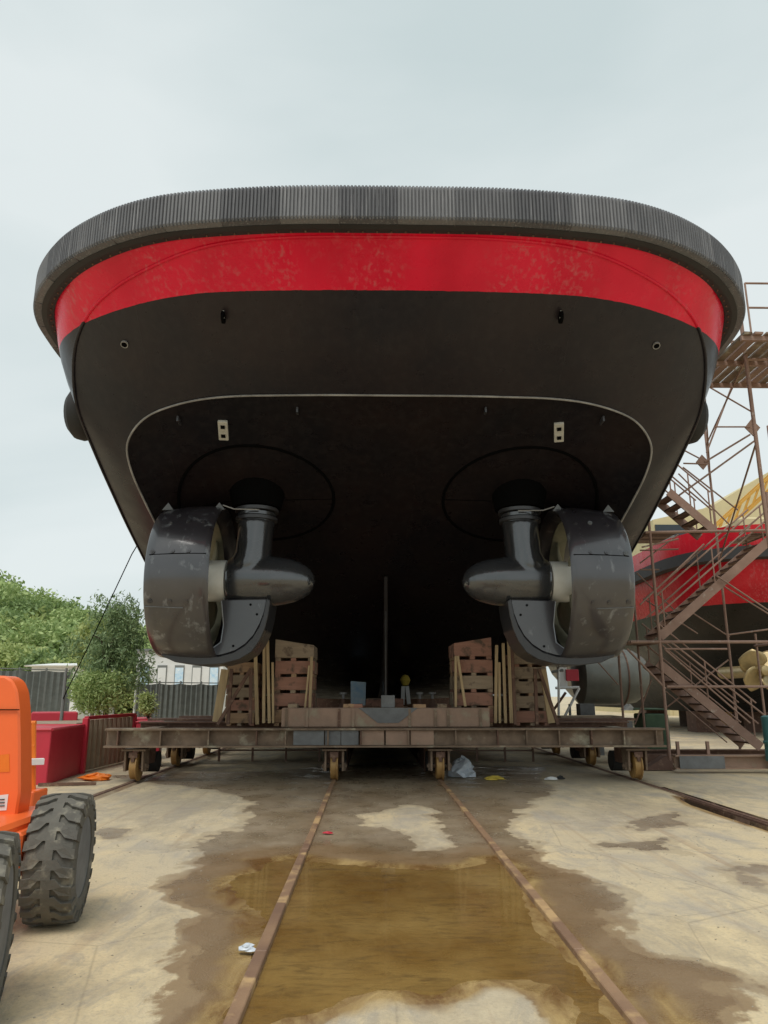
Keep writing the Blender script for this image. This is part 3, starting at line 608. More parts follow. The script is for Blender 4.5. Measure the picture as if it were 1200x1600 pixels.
# ================================================================== CRADLE
cradle = empty('cradle', (0, 15, 0), 'long rusty steel ship cradle on yellow wheels under the tug', 'cradle')
def ib(name, a, b, w, h, mat, par=cradle, t=.03): return MB().ibeam(a, b, w, h, t).build(name, mat, par)
A = at(163, 1139, 14.6); ztop = at(600, 1138, 14.6).z; zb = at(600, 1168, 14.6).z; hb = ztop - zb; zc_ = (ztop + zb) / 2
xl = at(163, 1150, 14.6).x; xr = at(1040, 1150, 14.6).x
fb = ib('cross_beam', (xl, 14.75, zc_), (xr, 14.75, zc_), .32, hb, M_beam, t=.035)
x = xl + .25; k = 0
while x < xr:
    MB().box((x, 14.65, zc_), (.025, .13, hb - .09)).build('stiffener', M_beam if k % 3 else M_rust, fb); x += random.choice((.55, .8, .9, .62)); k += 1
for a, b, m in ((458, 506, M_greyp), (508, 532, M_greyp), (533, 560, M_greyp), (565, 600, M_beamred), (603, 640, M_beamred), (642, 678, M_beamred)):
    p = at(a, 1150, 14.6); q = at(b, 1150, 14.6); MB().box(((p.x + q.x) / 2, 14.66, zc_), (q.x - p.x, .012, hb - .085)).build('web_plate', m, fb)
# upper centre beam
zu = at(600, 1106, 14.9).z
p = at(440, 1120, 14.9); q = at(765, 1120, 14.9)
MB().box(((p.x + q.x) / 2, 15.02, (ztop + zu) / 2 + .003), (q.x - p.x, .3, zu - ztop - .006)).build('timber_bolster', M_beamred, cradle, bevel=.02)
for a in (448, 480, 530, 552, 640, 680, 700, 750):
    p = at(a, 1120, 14.9); MB().box((p.x, 14.86, (ztop + zu) / 2), (.05, .03, zu - ztop - .03)).build('bolster_cleat', random.choice((M_beam, M_beamred, M_rust)), cradle)
for a, m, ww in ((458, M_woods[2], .26), (558, M_woods[1], .30), (690, M_woods[2], .26), (545, M_woods[0], .3), (655, M_woods[0], .35)):
    p = at(a, 1104, 15.05); MB().box((p.x, 15.05, zu + .035), (ww * .7, .28, .07), jit=.008).build('packing_block', m, cradle)
MB().box((.02, 15.1, zu + .12), (.27, .3, .24)).build('keel_block', M_greyp, cradle, bevel=.01)
MB().prism([(-.55, 14.85, zu + .0), (.6, 14.85, zu + .0), (.22, 14.85, ztop + .09), (-.18, 14.85, ztop + .09)], (0, .02, 0)).build('saddle_plate', M_greyp, cradle)
# deeper cross beams and long girders
for j, Y in enumerate((16.6, 18.4, 21, 24, 27, 30.5, 34)):
    wdt = (5.25, 5.0, 5.3, 5.2, 5.2, 5.2, 5.2)[j]; b_ = ib('cross_beam', (-wdt, Y, zc_ + .06), (wdt, Y, zc_ + .06), .3, hb, M_beam if j else M_rust)
for x in (-4.8, -1.01, 1.01, 4.8):
    ib('long_girder', (x, 14.95, zc_ - .0), (x, 38, zc_ - .0), .26, hb * .8, M_beam)
# flat steel deck strips lying on beams at left/right rear
for a, b, Y, dz in ((225, 345, 16.6, 0), (275, 345, 18.4, .02), (870, 1000, 16.6, 0)):
    p = at(a, 1130, Y); q = at(b, 1130, Y); MB().box(((p.x + q.x) / 2, Y + .5, zc_ + .06 + hb / 2 + .03), (q.x - p.x, .5, .05)).build('deck_plate', M_rust, cradle)
# added light-blocking plates box in a dark tunnel; keel blocks on the centreline
for (a0, a1) in ((16.2, 22), (22.02, 28), (28.02, 36)):
    for s in (-1, 1): MB().box((s * .82, (a0 + a1) / 2, .47), (.03, a1 - a0 - .02, .8)).build('blocker_web', M_rust, cradle)
    MB().box((0, (a0 + a1) / 2, ztop + .03), (1.9, a1 - a0 - .02, .03)).build('blocker_top', M_rust, cradle)
MB().box((0, 24.1, .45), (1.58, .05, .8)).build('blocker_end', M_rust, cradle)
for j, Y in enumerate((17.6, 19.6, 21.8, 24.2, 26.6, 29, 31.5)):
    for k, (zz, hh) in enumerate(((zc_ + .06 + hb / 2 + .15, .28), (zc_ + .06 + hb / 2 + .38, .17))):
        MB().box((0, Y, zz), (1.1 - .25 * k, .34, hh), jit=.01).build('keel_timber', M_woods[(j + k) % 3], cradle, bevel=.012)
MB().box((0, 36.6, 1.75), (10, .3, 1.5)).build('end_blocker', M_rust, cradle)  # added wall closing the far gap against daylight
# timber rows added to keep side light out from under the hull
for Y in (20.6, 25.8, 31):
    for sx in (-1, 1):
        for k in range(4):
            MB().box((sx * 3.5, Y, 1.0 + .06 + k * .28 + .12), (.5, 5.0, .26), jit=.012).build('blocker_timber', M_woods[(k + int(Y)) % 3], cradle)
# wheel trucks
def wheel_truck():
    r = .245
    f = MB()
    for s in (-1, 1):
        f.prism([(s * .165 - .018, -.2, .56), (s * .165 - .018, .2, .56), (s * .165 - .018, .17, .2), (s * .165 - .018, -.17, .2)], (.036, 0, 0))
        f.box((s * .20, 0, .27), (.03, .16, .14))
    f.box((0, 0, .585), (.46, .5, .035))
    f.tube((-.24, 0, .245 + .03), (.24, 0, .275), .035, 10)
    return f
wt_me = None
def add_wheels(X, Y):
    global wt_me
    zr = .037
    if wt_me is None:
        f = wheel_truck().build('wheel_bracket', M_beam, None)
        wmb = MB().lathe((0, 0, .245 + zr), [(-.075, .08), (-.075, .19), (-.07, .225), (-.062, .243), (.04, .243), (.05, .27), (.07, .27), (.075, .2), (.075, .08)], 'X', 36)
        wh = wmb.build('wheel', M_wheel, None, smooth=True, angle=30)
        hb_ = MB().lathe((0, 0, .245 + zr), [(-.095, .02), (-.095, .06), (.095, .06), (.095, .02)], 'X', 16).build('wheel_hub', M_rust, wh, smooth=True)
        br = MB().box((0, -.24, .50), (.16, .03, .1)).box((0, -.235, .42), (.06, .04, .1)).build('bracket_plate', M_rust, f)
        wt_me = (f, wh)
        f.parent = cradle; f.location = Vector((X, Y, 0)) - cradle.location; wh.parent = f; wh.location = (0, 0, 0)
        return f
    c = copy_tree(wt_me[0], cradle, Vector((X, Y, 0)) - cradle.location); return c
ztr = zc_ - hb / 2
for Y in (14.98, 18.0, 21.3, 24.6, 28, 32):
    for X in RX:
        add_wheels(X, Y)
        if Y < 25:
            MB().box((X, Y + .5, .45), (.34, .36, .30)).build('wheel_box', M_rust, cradle)
            MB().tube((X - .2, Y + .85, .3), (X + .2, Y + .85, .3), .2, 14).build('roller', M_rubd, cradle, smooth=True)
# second row of staging trestles visible under the beam
for a, b, Y in ((700, 830, 19.3), (345, 500, 19.5)):
    p = at(a, 1175, Y); q = at(b, 1175, Y)
    t = empty('trestle', ((p.x + q.x) / 2, Y, 0), 'low grey steel trestle under the cradle right of the inner wheels' if a == 700 else 'low grey steel trestle under the cradle left of the inner wheels', 'trestle', 'trestles under the cradle')
    MB().box(((p.x + q.x) / 2, Y, .52), (q.x - p.x, .5, .05)).build('trestle_top', M_tank, t)
    for x in np.linspace(p.x, q.x, 4): MB().box((x, Y - .2, .25), (.05, .05, .5)).build('leg', M_scaf, t)
    MB().box(((p.x + q.x) / 2, Y - .2, .27), (q.x - p.x, .03, .04)).build('rail_bar', M_scaf, t)

# ================================================================== TIMBER CRIBS
def crib(pxl, pxr, pyt, Y, layers, label, slope=0):
    p = at(pxl, 1130, Y); q = at(pxr, 1130, Y); z0 = ztop + .012; z1 = at((pxl + pxr) / 2, pyt, Y).z; W = q.x - p.x; h = (z1 - z0) / layers; cx = (p.x + q.x) / 2
    t = empty('timber_crib', (cx, Y + .5, z0), label, 'timber crib', 'timber cribs standing on the cradle')
    for k in range(layers):
        zc0 = z0 + k * h; fh = h * .80; dx = random.uniform(-.015, .015); top = (k == layers - 1)
        m = random.choice(M_woods)
        for dy in (0, .42, .84):
            if top and slope:
                a, b = (0, slope) if slope > 0 else (-slope, 0)
                y = Y + dy; MB().prism([(cx - W / 2, y, zc0 + h * .2), (cx + W / 2, y, zc0 + h * .2), (cx + W / 2, y, zc0 + h + b), (cx - W / 2, y, zc0 + h + a)], (0, .26, 0)).build('timber', m, t, bevel=.008)
            else: MB().box((cx + dx, Y + dy + .13 + random.uniform(-.01, .01), zc0 + h * .2 + fh / 2), (W, .26, fh), jit=.006).build('timber', m if dy == 0 else random.choice(M_woods), t, bevel=.008)
        for fx in (-.42, 0, .42):
            MB().box((cx + fx * W + random.uniform(-.02, .02), Y + .5, zc0 + h * .1), (W * .13, 1.0, h * .2 - .004)).build('spacer', random.choice(M_woods), t)
    return t, p.x, q.x, z0, z1
c1 = crib(426, 488, 1008, 15.35, 5, 'tall timber crib left of the skeg, its front planks reddish with dark slots', -.12)
c2 = crib(712, 772, 1005, 15.35, 5, 'tall timber crib right of the skeg with slotted pale timbers', .12)
c3 = crib(352, 398, 1035, 15.5, 5, 'timber crib behind the left thruster nozzle with a leaning plank')
c4 = crib(806, 858, 1020, 15.5, 5, 'timber crib behind the right thruster nozzle with a red middle timber')
# planks and shores leaning / standing against cribs: each its own thing
pl = [(402, 1132, 399, 1010, 15.3, .07, 'pale plank standing between the two left cribs, nearest the nozzle'), (412, 1130, 413, 1004, 15.28, .06, 'thin pale plank standing just left of the tall left crib'), (421, 1130, 418, 1000, 15.26, .06, 'upright plank touching the left edge of the tall left crib'),
      (427, 1130, 426, 1035, 15.22, .045, 'narrow batten in front of the left edge of the tall left crib'), (484, 1110, 487, 1026, 15.2, .055, 'short pale post at the right edge of the tall left crib'), (476, 1112, 483, 1040, 15.16, .035, 'slanting batten on the right side of the tall left crib'), (338, 1128, 352, 1046, 15.3, .16, 'broad yellowish shoring plank at the far left of the cribs'),
      (712, 1105, 712, 1025, 15.2, .05, 'short pale post at the left edge of the tall right crib'), (727, 1104, 715, 1025, 15.17, .05, 'slanting pale batten on the left side of the tall right crib'), (774, 1130, 776, 1008, 15.28, .06, 'upright plank touching the right edge of the tall right crib'), (781, 1130, 780, 1035, 15.26, .05, 'rough yellow plank second right of the tall right crib'),
      (790, 1130, 786, 1005, 15.3, .06, 'tall thin plank third right of the tall right crib'), (799, 1130, 795, 1000, 15.28, .07, 'tallest pale plank left of the right nozzle crib'), (862, 1130, 848, 1046, 15.3, .14, 'broad yellowish shoring plank at the far right of the cribs')]
for a, b, c, d, Y, wd, lb in pl:
    p = at(a, b, Y); q = at(c, d, Y + .05); p.z = max(p.z, ztop + .01) if p.z < 1.2 else p.z
    tag(MB().bar(p, q, wd, .045, up=(0, 1, 0)).build('plank', M_plank, None, bevel=.004), lb, 'plank', 'loose planks around the cribs')
# steel shores
for (a, b, c, d, Y, lb) in ((340, 1132, 392, 1045, 15.1, 'dark slanting steel shore left of the left nozzle crib'), (356, 1132, 362, 1045, 15.12, 'dark upright steel shore in front of the left nozzle crib'), (391, 1132, 392, 1046, 15.12, 'brown steel upright between the two left cribs'),
                            (839, 1132, 836, 1045, 15.12, 'brown steel upright in front of the right nozzle crib'), (872, 1132, 842, 1045, 15.1, 'dark slanting steel shore right of the right nozzle crib'), (805, 1132, 800, 1010, 15.12, 'dark steel upright beside the tall right crib planks')):
    tag(MB().bar(at(a, b, Y), at(c, d, Y), .06, .06, up=(0, 1, 0)).build('steel_shore', M_rust), lb, 'shore', 'steel shores on the cradle')

# stand-ins for daylight glimpses and clutter in the dark gap beneath the hull
p = at(560, 1083, 20.5); t = tag(MB().prism([at(548, 1103, 20.5), at(571, 1103, 20.5), at(572, 1066, 20.5), at(548, 1064, 20.5)], (0, .12, 0)).build('daylight_panel', M_blue, bevel=.01), 'pale blue and white panel standing in for a daylight gap left of the skeg', 'daylight stand-in')
t = empty('standin_float', at(634, 1100, 20.3), 'stand-in yellow ball float on a white bundle in the dark right of the skeg', 'float')
c = at(633, 1063, 20.3); MB().lathe(c, [(-.15, .02), (-.12, .09), (0, .145), (.12, .09), (.15, .02)], 'Z', 16).build('float_ball', M_yrag, t, smooth=True)
MB().bar(at(629, 1101, 20.3), at(630, 1072, 20.3), .1, .08).bar(at(639, 1100, 20.3), at(636, 1072, 20.3), .1, .08).build('white_bundle', M_white, t)
for (a, b, lb) in ((458, 1096, 'small grey stand-in jack in the dark beside the tall left crib'), (536, 1090, 'small grey stand-in jack left of the blue and white panel'), (656, 1090, 'small grey stand-in jack right of the yellow float'), (676, 1090, 'small grey stand-in jack nearest the tall right crib')):
    p = at(a, 1106, 17.3); t = empty('standin_jack', p, lb, 'jack', 'stand-in jacks in the dark gap')
    MB().lathe(p, [(-.1, .12), (.02, .1), (.12, .05), (.2, .05)], 'Z', 12).build('jack_base', M_rust, t, smooth=True)
    MB().tube(p + Vector((0, 0, .2)), p + Vector((0, 0, .3)), .03, 10).tube(p + Vector((0, 0, .3)), p + Vector((0, 0, .34)), .08, 12).build('jack_head', M_knuck, t)

# ================================================================== LITTER
def lump(name, px, py, rx, rz, mat, label, cat, seed, ry=None):
    c = at(px, py, z=.02); mb = MB(); n1, n2 = 12, 7; rnd = random.Random(seed); vs = []
    for i in range(n2):
        for j in range(n1):
            th = math.pi * i / (n2 - 1) * .5; a = 2 * math.pi * j / n1; k = 1 + rnd.uniform(-.28, .28)
            vs.append(c + Vector((rx * math.cos(a) * math.cos(th) * k, (ry or rx) * math.sin(a) * math.cos(th) * k, rz * math.sin(th) * (1 + rnd.uniform(-.15, .15)))))
    mb.add(vs, [(i * n1 + j, i * n1 + (j + 1) % n1, (i + 1) * n1 + (j + 1) % n1, (i + 1) * n1 + j) for i in range(n2 - 1) for j in range(n1)]); o = mb.build(name, mat); return tag(o, label, cat)
lump('plastic_bag', 722, 1213, .24, .36, M_bag, 'crumpled white and blue plastic bag on the ground beside the right inner wheel', 'bag', 1)
lump('rag', 773, 1218, .18, .07, M_yrag, 'yellow rag lying on the ground right of the white plastic bag', 'rag', 2, .1)
lump('paper_scrap', 862, 1218, .12, .05, M_white, 'small white scrap on the ground in front of the right outer wheels', 'litter', 3, .06)
lump('wood_chunk', 876, 1217, .08, .06, M_rubd, 'small black chunk touching the white scrap near the right wheels', 'litter', 4, .05)
lump('plastic_bottle', 386, 1485, .055, .04, M_bag, 'small pale crushed bottle against the left inner rail', 'litter', 5, .03)
lump('brick_scrap', 512, 1302, .06, .02, M_redbox, 'small red scrap on wet concrete beside the left inner rail', 'litter', 6, .03)
lump('hose_heap', 150, 1218, .32, .12, M_orange2, 'low coil of orange hose on the ground before the brown corrugated bin', 'hose', 8, .2)
p = at(60, 1226, z=.04); q = at(150, 1224, z=.04); tag(MB().bar(p, q, .06, .05).build('steel_bar', M_rust), 'rusty steel bar lying on the ground in front of the red box', 'bar')
# scattered pebbles and grit
mb = MB()
for k in range(1500):
    x = random.uniform(-5, 7); y = random.uniform(3.6, 14); s = random.uniform(.002, .007)
    if (abs(x) < 1.6 and y < 9) or x > 4.6: continue
    mb.box((x, y, .006 + s * .3), (s * 2, s * 1.6, s), rz=random.uniform(0, 3), jit=s * .3)
g = mb.build('grit', M('grit_stone', (.42, .37, .28), (.28, .24, .18), scale=9)); g['kind'] = 'stuff'; g['label'] = 'small pebbles and grit scattered on the yard'; g['category'] = 'grit'

# ================================================================== ORANGE LIFT
lift = empty('boom_lift', (-3.1, 5.2, 0), 'orange aerial boom lift cut off by the left edge, with lugged tyres', 'boom lift')
def wheel(c, steer, r=.445, wd=.34):
    """axis along X; chevron lugs"""
    mb = MB(); hw = wd / 2
    prof = [(-hw, r * .62), (-hw - .01, r * .72), (-hw, r * .88), (-hw * .9, r * .93), (-hw * .5, r * .945), (0, r * .95), (hw * .5, r * .945), (hw * .9, r * .93), (hw, r * .88), (hw + .01, r * .72), (hw, r * .62), (hw * .6, r * .60), (-hw * .6, r * .6)]
    mb.lathe((0, 0, 0), prof, 'X', 48, close=True)
    n = 22
    for k in range(n):
        for s in (-1, 1):
            a0 = 2 * math.pi * (k + (0 if s < 0 else .5)) / n; da = 2 * math.pi / n
            pts_top = []; pts_bot = []
            # lug: from centre, swept back to shoulder
            def pt(u, a, rr): return Vector((s * u, rr * math.cos(a), rr * math.sin(a)))
            poly = [(-.03, 0), (.06, 0), (hw * .62, .42), (hw + .002, .52), (hw + .006, 1.08), (hw * .55, .95), (.05, .55), (-.03, .55)]
            vs = []
            for (u, f_) in poly: vs.append(pt(u, a0 + da * f_ * .93, r * (.995 if u < hw * .9 else .965)))
            for (u, f_) in poly: vs.append(pt(u if u < hw else u - .003, a0 + da * f_ * .93 + (.0), r * (.93 if u < hw * .9 else .86)))
            m = len(poly); mb.add(vs, [tuple(range(m)), tuple(range(2 * m - 1, m - 1, -1))] + [(i, i + m, (i + 1) % m + m, (i + 1) % m) for i in range(m)])
            # sidewall lug ends
            q0 = [pt(hw + .004, a0 + da * .56, r * .965), pt(hw + .004, a0 + da * 1.0, r * .965), pt(hw + .018, a0 + da * .98, r * .80), pt(hw + .018, a0 + da * .7, r * .80)]
            mb.prism(q0, (-s * .03, 0, 0))
    q = Matrix.Rotation(steer, 3, 'Z'); c = Vector(c)
    mb.v = [tuple(c + q @ Vector(v)) for v in mb.v]
    ty = mb.build('wheel', M_tyre, lift)
    for p in ty.data.polygons: p.use_smooth = False
    rm = MB().lathe((0, 0, 0), [(hw * .95, r * .63), (hw * .8, r * .60), (hw * .2, r * .55), (-hw * .1, r * .34), (hw * .1, r * .30), (hw * .35, r * .22), (hw * .35, .0), (-hw * .6, 0), (-hw * .6, r * .62)], 'X', 36)
    rm.v = [tuple(c + q @ Vector(v)) for v in rm.v]; rim = rm.build('rim', M_rim, ty, smooth=True, angle=30)
    for k in range(8):
        a = 2 * math.pi * k / 8; b0 = c + q @ Vector((hw * .02, r * .43 * math.cos(a), r * .41 * math.sin(a))); MB().tube(b0, b0 + q @ Vector((.025, 0, 0)), .014, 6).build('wheel_nut', M_rubd, rim)
    return ty
w1 = at(88, 1340, 5.95); w2 = at(-22, 1470, 4.35)
wheel((w1.x + .03, 5.95, .44), R(10), wd=.33); wheel((w2.x - .07, 4.30, .44), R(18), wd=.34)
# chassis and axles
MB().box((-3.12, 5.3, .58), (.62, 2.3, .30)).build('chassis', M_orange, lift, bevel=.03)
MB().box((w1.x - .34, 5.72, .52), (.46, .34, .30), rz=.06).build('axle_housing', M_orange, lift, bevel=.02)
MB().box((w2.x - .3, 4.45, .56), (.4, .3, .26)).build('axle_housing', M_orange, lift, bevel=.02)
# turntable hood: profile in XZ with rounded shoulder, extruded in Y
Yh = 6.0
e = [at(24, 1285, Yh), at(31, 1240, Yh), at(31, 1160, Yh), at(30, 1110, Yh), at(27, 1080, Yh), at(20, 1064, Yh), at(8, 1056, Yh), at(-60, 1054, Yh), at(-60, 1298, Yh), at(10, 1298, Yh), at(16, 1294, Yh)]
MB().prism(e, (0, .22, 0)).build('turntable_hood', M_orange, lift, smooth=True, bevel=.03, angle=30)
p = at(-60, 1109, Yh - .012); q = at(30, 1109, Yh - .012); MB().bar(p, q, .012, .008).build('hood_seam', M_line, lift)
dc = MB().prism([at(-20, 1245, Yh - .004), at(13, 1241, Yh - .004), at(10, 1266, Yh - .004), at(-20, 1268, Yh - .004)], (0, .003, 0)).build('warning_decal', M_white, lift)
for k, yy in enumerate((1250, 1255, 1260)): MB().bar(at(-12, yy, Yh - .008), at(7, yy - 1, Yh - .008), .006, .006).build('decal_text', M_txt, dc)
MB().prism([at(-20, 1182, Yh - .004), at(14, 1178, Yh - .004), at(15, 1206, Yh - .004), at(-20, 1208, Yh - .004)], (0, .003, 0)).build('orange_decal', M_orange2, lift)
# hydraulic cylinder / hoses at steering
MB().tube(at(-5, 1318, 5.75), at(32, 1290, 5.9), .045, 12).build('steering_cylinder', M_redbox, lift, smooth=True)
MB().lathe(at(30, 1293, 5.88), [(-.05, .03), (-.04, .075), (.04, .075), (.05, .03)], 'Y', 16).build('cylinder_head', M_rubd, lift, smooth=True)
MB().path([at(-8, 1300, 5.7), at(8, 1325, 5.65), at(25, 1312, 5.7), at(36, 1285, 5.8), at(44, 1288, 5.9), at(55, 1290, 5.95)], .016, 8).build('hydraulic_hose', M_rubd, lift, smooth=True)
MB().path([at(-8, 1310, 5.6), at(10, 1330, 5.6), at(28, 1322, 5.65), at(40, 1300, 5.75)], .012, 8).build('hydraulic_hose', M_knuck, lift, smooth=True)
# platform step frame behind hood
for a, b, c, d in ((41, 1128, 44, 1255), (53, 1128, 52, 1252), (40, 1130, 56, 1130), (41, 1165, 55, 1165), (42, 1205, 54, 1205), (42, 1235, 53, 1235)):
    MB().tube(at(a, b, 7.1), at(c, d, 7.1), .022, 8).build('step_frame', M_orange2, lift, smooth=True)
MB().box(at(40, 1247, 7.05), (.26, .3, .14)).build('step_tray', M_orange, lift, bevel=.01)
MB().box(at(57, 1190, 7.05), (.12, .1, .05), rz=.5).build('step_handle', M_white, lift)

# ================================================================== LEFT YARD
# red skip box
def pbox(name, pts, h, mat, parent=None, z0=0):
    return MB().prism([(p[0], p[1], z0) for p in pts], (0, 0, h)).build(name, mat, parent, bevel=.015)
a = at(72, 1227, z=0); b = at(126, 1209, z=0); d = at(40, 1214, z=0)
h1 = at(72, 1140, a.y).z
rb = empty('red_bin', (a.x, a.y, 0), 'plain red steel bin beside the orange lift, before the brown corrugated bin', 'bin')
v1 = Vector((b.x - a.x, b.y - a.y)); v2 = Vector((-v1.y, v1.x)).normalized() * 1.9
pbox('bin_body', [(a.x, a.y), (b.x, b.y), (b.x + v2.x, b.y + v2.y), (a.x + v2.x, a.y + v2.y)], h1, M_redbox, rb)
MB().path([(a.x, a.y, h1), (b.x, b.y, h1), (b.x + v2.x, b.y + v2.y, h1), (a.x + v2.x, a.y + v2.y, h1), (a.x, a.y, h1)], .03, 6).build('bin_rim', M_redbox, rb)
# brown corrugated container
a2 = at(127, 1209, z=0); b2 = at(204, 1190, z=0); hh = at(127, 1122, a2.y).z; v1 = Vector((b2.x - a2.x, b2.y - a2.y)); L_ = v1.length; u = v1.normalized(); nrm = Vector((-u.y, u.x))
cb = empty('corrugated_bin', (a2.x, a2.y, 0), 'brown corrugated steel bin with red ends in front of the bushy tree', 'bin')
pts = []; n = 40
for k in range(n + 1):
    s = .08 + (L_ - .16) * k / n; off = (0, 0, .09, .09)[k % 4]; q = Vector((a2.x, a2.y)) + u * s + nrm * off; pts.append(q)
MB().grid([[(q.x, q.y, .05) for q in pts], [(q.x, q.y, hh - .05) for q in pts]]).build('corrugated_side', M_corr, cb)
pbox('bin_back', [tuple(Vector((a2.x, a2.y)) + nrm * .2), tuple(Vector((b2.x, b2.y)) + nrm * .2), tuple(Vector((b2.x, b2.y)) + nrm * 2.0), tuple(Vector((a2.x, a2.y)) + nrm * 2.0)], hh - .1, M_corr, cb)
for q, m in (((a2.x, a2.y), M_redbox), ((b2.x, b2.y), M_redbox)): MB().box((q[0], q[1], hh / 2), (.12, .12, hh)).build('corner_post', m, cb, bevel=.01)
MB().bar((a2.x, a2.y, hh), (b2.x, b2.y, hh), .09, .07).build('top_rail', M_redbox, cb)
pbox('red_end', [(b2.x + .06, b2.y + .05), (b2.x + .5, b2.y + .4), (b2.x - .3, b2.y + 2), (b2.x - .8, b2.y + 1.8)], hh * .9, M_redbox, cb)
# a second red box behind
a3 = at(84, 1125, 19); tag(MB().box((a3.x + .25, 18.4, .6), (1.0, 1.0, 1.22), rz=.4).build('red_crate', M_redbox, None, bevel=.02), 'small red steel box peeking out behind the plain red bin', 'box')
a4 = at(233, 1128, 18.0); tag(MB().box((a4.x, 18.1, .5), (.55, .8, .95), rz=.2).box((a4.x, 18.1, 1.0), (.6, .84, .03), rz=.2).build('red_locker', M_redbox, None, bevel=.02), 'red steel locker just right of the corrugated bin below the yellow green shrub', 'locker')

# fences
def fence(pl_, hgt, label, mat, npan):
    (x0, y0), (x1, y1) = pl_; t = empty('screened_fence', (x0, y0, 0), label, 'fence', 'screened yard fences')
    for k in range(npan):
        f0 = k / npan; f1 = (k + 1) / npan; ax, ay = x0 + (x1 - x0) * f0, y0 + (y1 - y0) * f0; bx, by = x0 + (x1 - x0) * f1, y0 + (y1 - y0) * f1
        rows = []
        for j in range(13):
            s = j / 12; o = .05 * math.sin(j * 2.1 + k) * (1 if 0 < j < 12 else 0); xx, yy = ax + (bx - ax) * s, ay + (by - ay) * s - .03
            rows.append([(xx, yy + o * (.4 + .6 * zq), .05 + zq * (hgt - .08 - .05 * math.sin(math.pi * s))) for zq in (0, .33, .66, 1)])
        MB().grid(rows).build('screen_panel', mat, t, smooth=True)
        MB().tube((ax, ay, 0), (ax, ay, hgt + .06), .035, 8).build('post', M_post, t)
    MB().tube((x1, y1, 0), (x1, y1, hgt + .06), .035, 8).build('post', M_post, t); MB().tube((x0, y0, hgt), (x1, y1, hgt), .022, 6).build('top_rail', M_post, t)
    return t
fa = at(-60, 1043, 27); fb_ = at(112, 1052, 30); fence(((fa.x, 27), (fb_.x, 30)), fa.z, 'dark grey screened fence left of the bushy tree', M_screen, 4)
fc = at(215, 1066, 28); fd = at(345, 1072, 30); fence(((fc.x, 28), (fd.x, 30)), fc.z, 'grey screened fence between the bushy tree and the left cribs', M_screen, 4)
# white buildings behind
def building(px0, px1, pyt, Y, dep, label, blue=False, roof=False):
    p = at(px0, pyt, Y); q = at(px1, pyt, Y); t = empty('white_building', ((p.x + q.x) / 2, Y, 0), label, 'building')
    MB().box(((p.x + q.x) / 2, Y + dep / 2, p.z / 2), (q.x - p.x, dep, p.z)).build('wall', M_white, t)
    if roof: MB().prism([(p.x - .3, Y - .3, p.z), (q.x + .3, Y - .3, p.z), (q.x, Y + dep * .5, p.z + .25), (p.x, Y + dep * .5, p.z + .25)], (0, .1, -.08)).build('roof', M_white, t)
    else: MB().box(((p.x + q.x) / 2, Y + dep / 2, p.z + .08), (q.x - p.x + .4, dep + .4, .15)).build('roof', M_post, t)
    if blue:
        n = 5
        for k in range(n):
            x = p.x + (q.x - p.x) * (k + .5) / n; w_ = (q.x - p.x) / n
            o = MB().box((x, Y - .03, p.z * .55), (w_ * .55, .05, p.z * .5)).build('window_frame', M_post, t); MB().box((x, Y - .062, p.z * .55), (w_ * .46, .02, p.z * .43)).build('window_pane', M_blue if k % 2 == 0 else M_white, o)
    return t
building(215, 350, 1018, 48, 10, 'long white building behind the grey fence left of the cribs', True)
building(50, 128, 1040, 42, 6, 'low white building with pale roof behind the left fence', False, True)

# ------------------------------------------------ foliage
def crown_mesh(name, mat, r, n, leaf, seed, lobes=9, drape=0, ls=.4):
    rnd = random.Random(seed); mb = MB(); L_ = [(Vector((0, 0, 0)), 1.0)]
    for k in range(lobes):
        a = rnd.uniform(0, 6.28); e_ = rnd.uniform(-.5, 1.1); d = rnd.uniform(.35, .72) if ls > .3 else rnd.uniform(.2, .85); e_ = e_ if ls > .3 else rnd.uniform(-1.1, 1.4); L_.append((Vector((math.cos(a) * math.cos(e_) * r[0] * d, math.sin(a) * math.cos(e_) * r[1] * d, math.sin(e_) * r[2] * d)), rnd.uniform(ls * .7, ls * 1.3)))
    clumps = []
    for _ in range(n // 9):
        c, s = rnd.choice(L_[1:] if rnd.random() < (.8 if ls > .3 else .97) else L_[:1]); s2_ = s if s < 1 else .7
        v = Vector((rnd.gauss(0, 1), rnd.gauss(0, 1), rnd.gauss(0, 1))).normalized() * (rnd.uniform(.62, 1.05)); clumps.append(c + Vector((v.x * r[0] * s2_, v.y * r[1] * s2_, v.z * r[2] * s2_)))
    for c in clumps:
        for _ in range(9):
            o = c + Vector((rnd.gauss(0, leaf * 1.6), rnd.gauss(0, leaf * 1.6), rnd.gauss(0, leaf * 1.3)))
            q = Vector((rnd.gauss(0, 1), rnd.gauss(0, 1), rnd.gauss(0, 1) - drape)).normalized(); s = Vector((rnd.gauss(0, 1), rnd.gauss(0, 1), rnd.gauss(0, 1))).cross(q).normalized()
            l1 = leaf * rnd.uniform(.7, 1.5); l2 = l1 * (.28 if drape else .45)
            mb.add([o - q * l1, o + s * l2, o + q * l1, o - s * l2], [(0, 1, 2, 3)])
    me_ = bpy.data.meshes.new(name); me_.from_pydata(mb.v, [], mb.f); me_.materials.append(mat); return me_
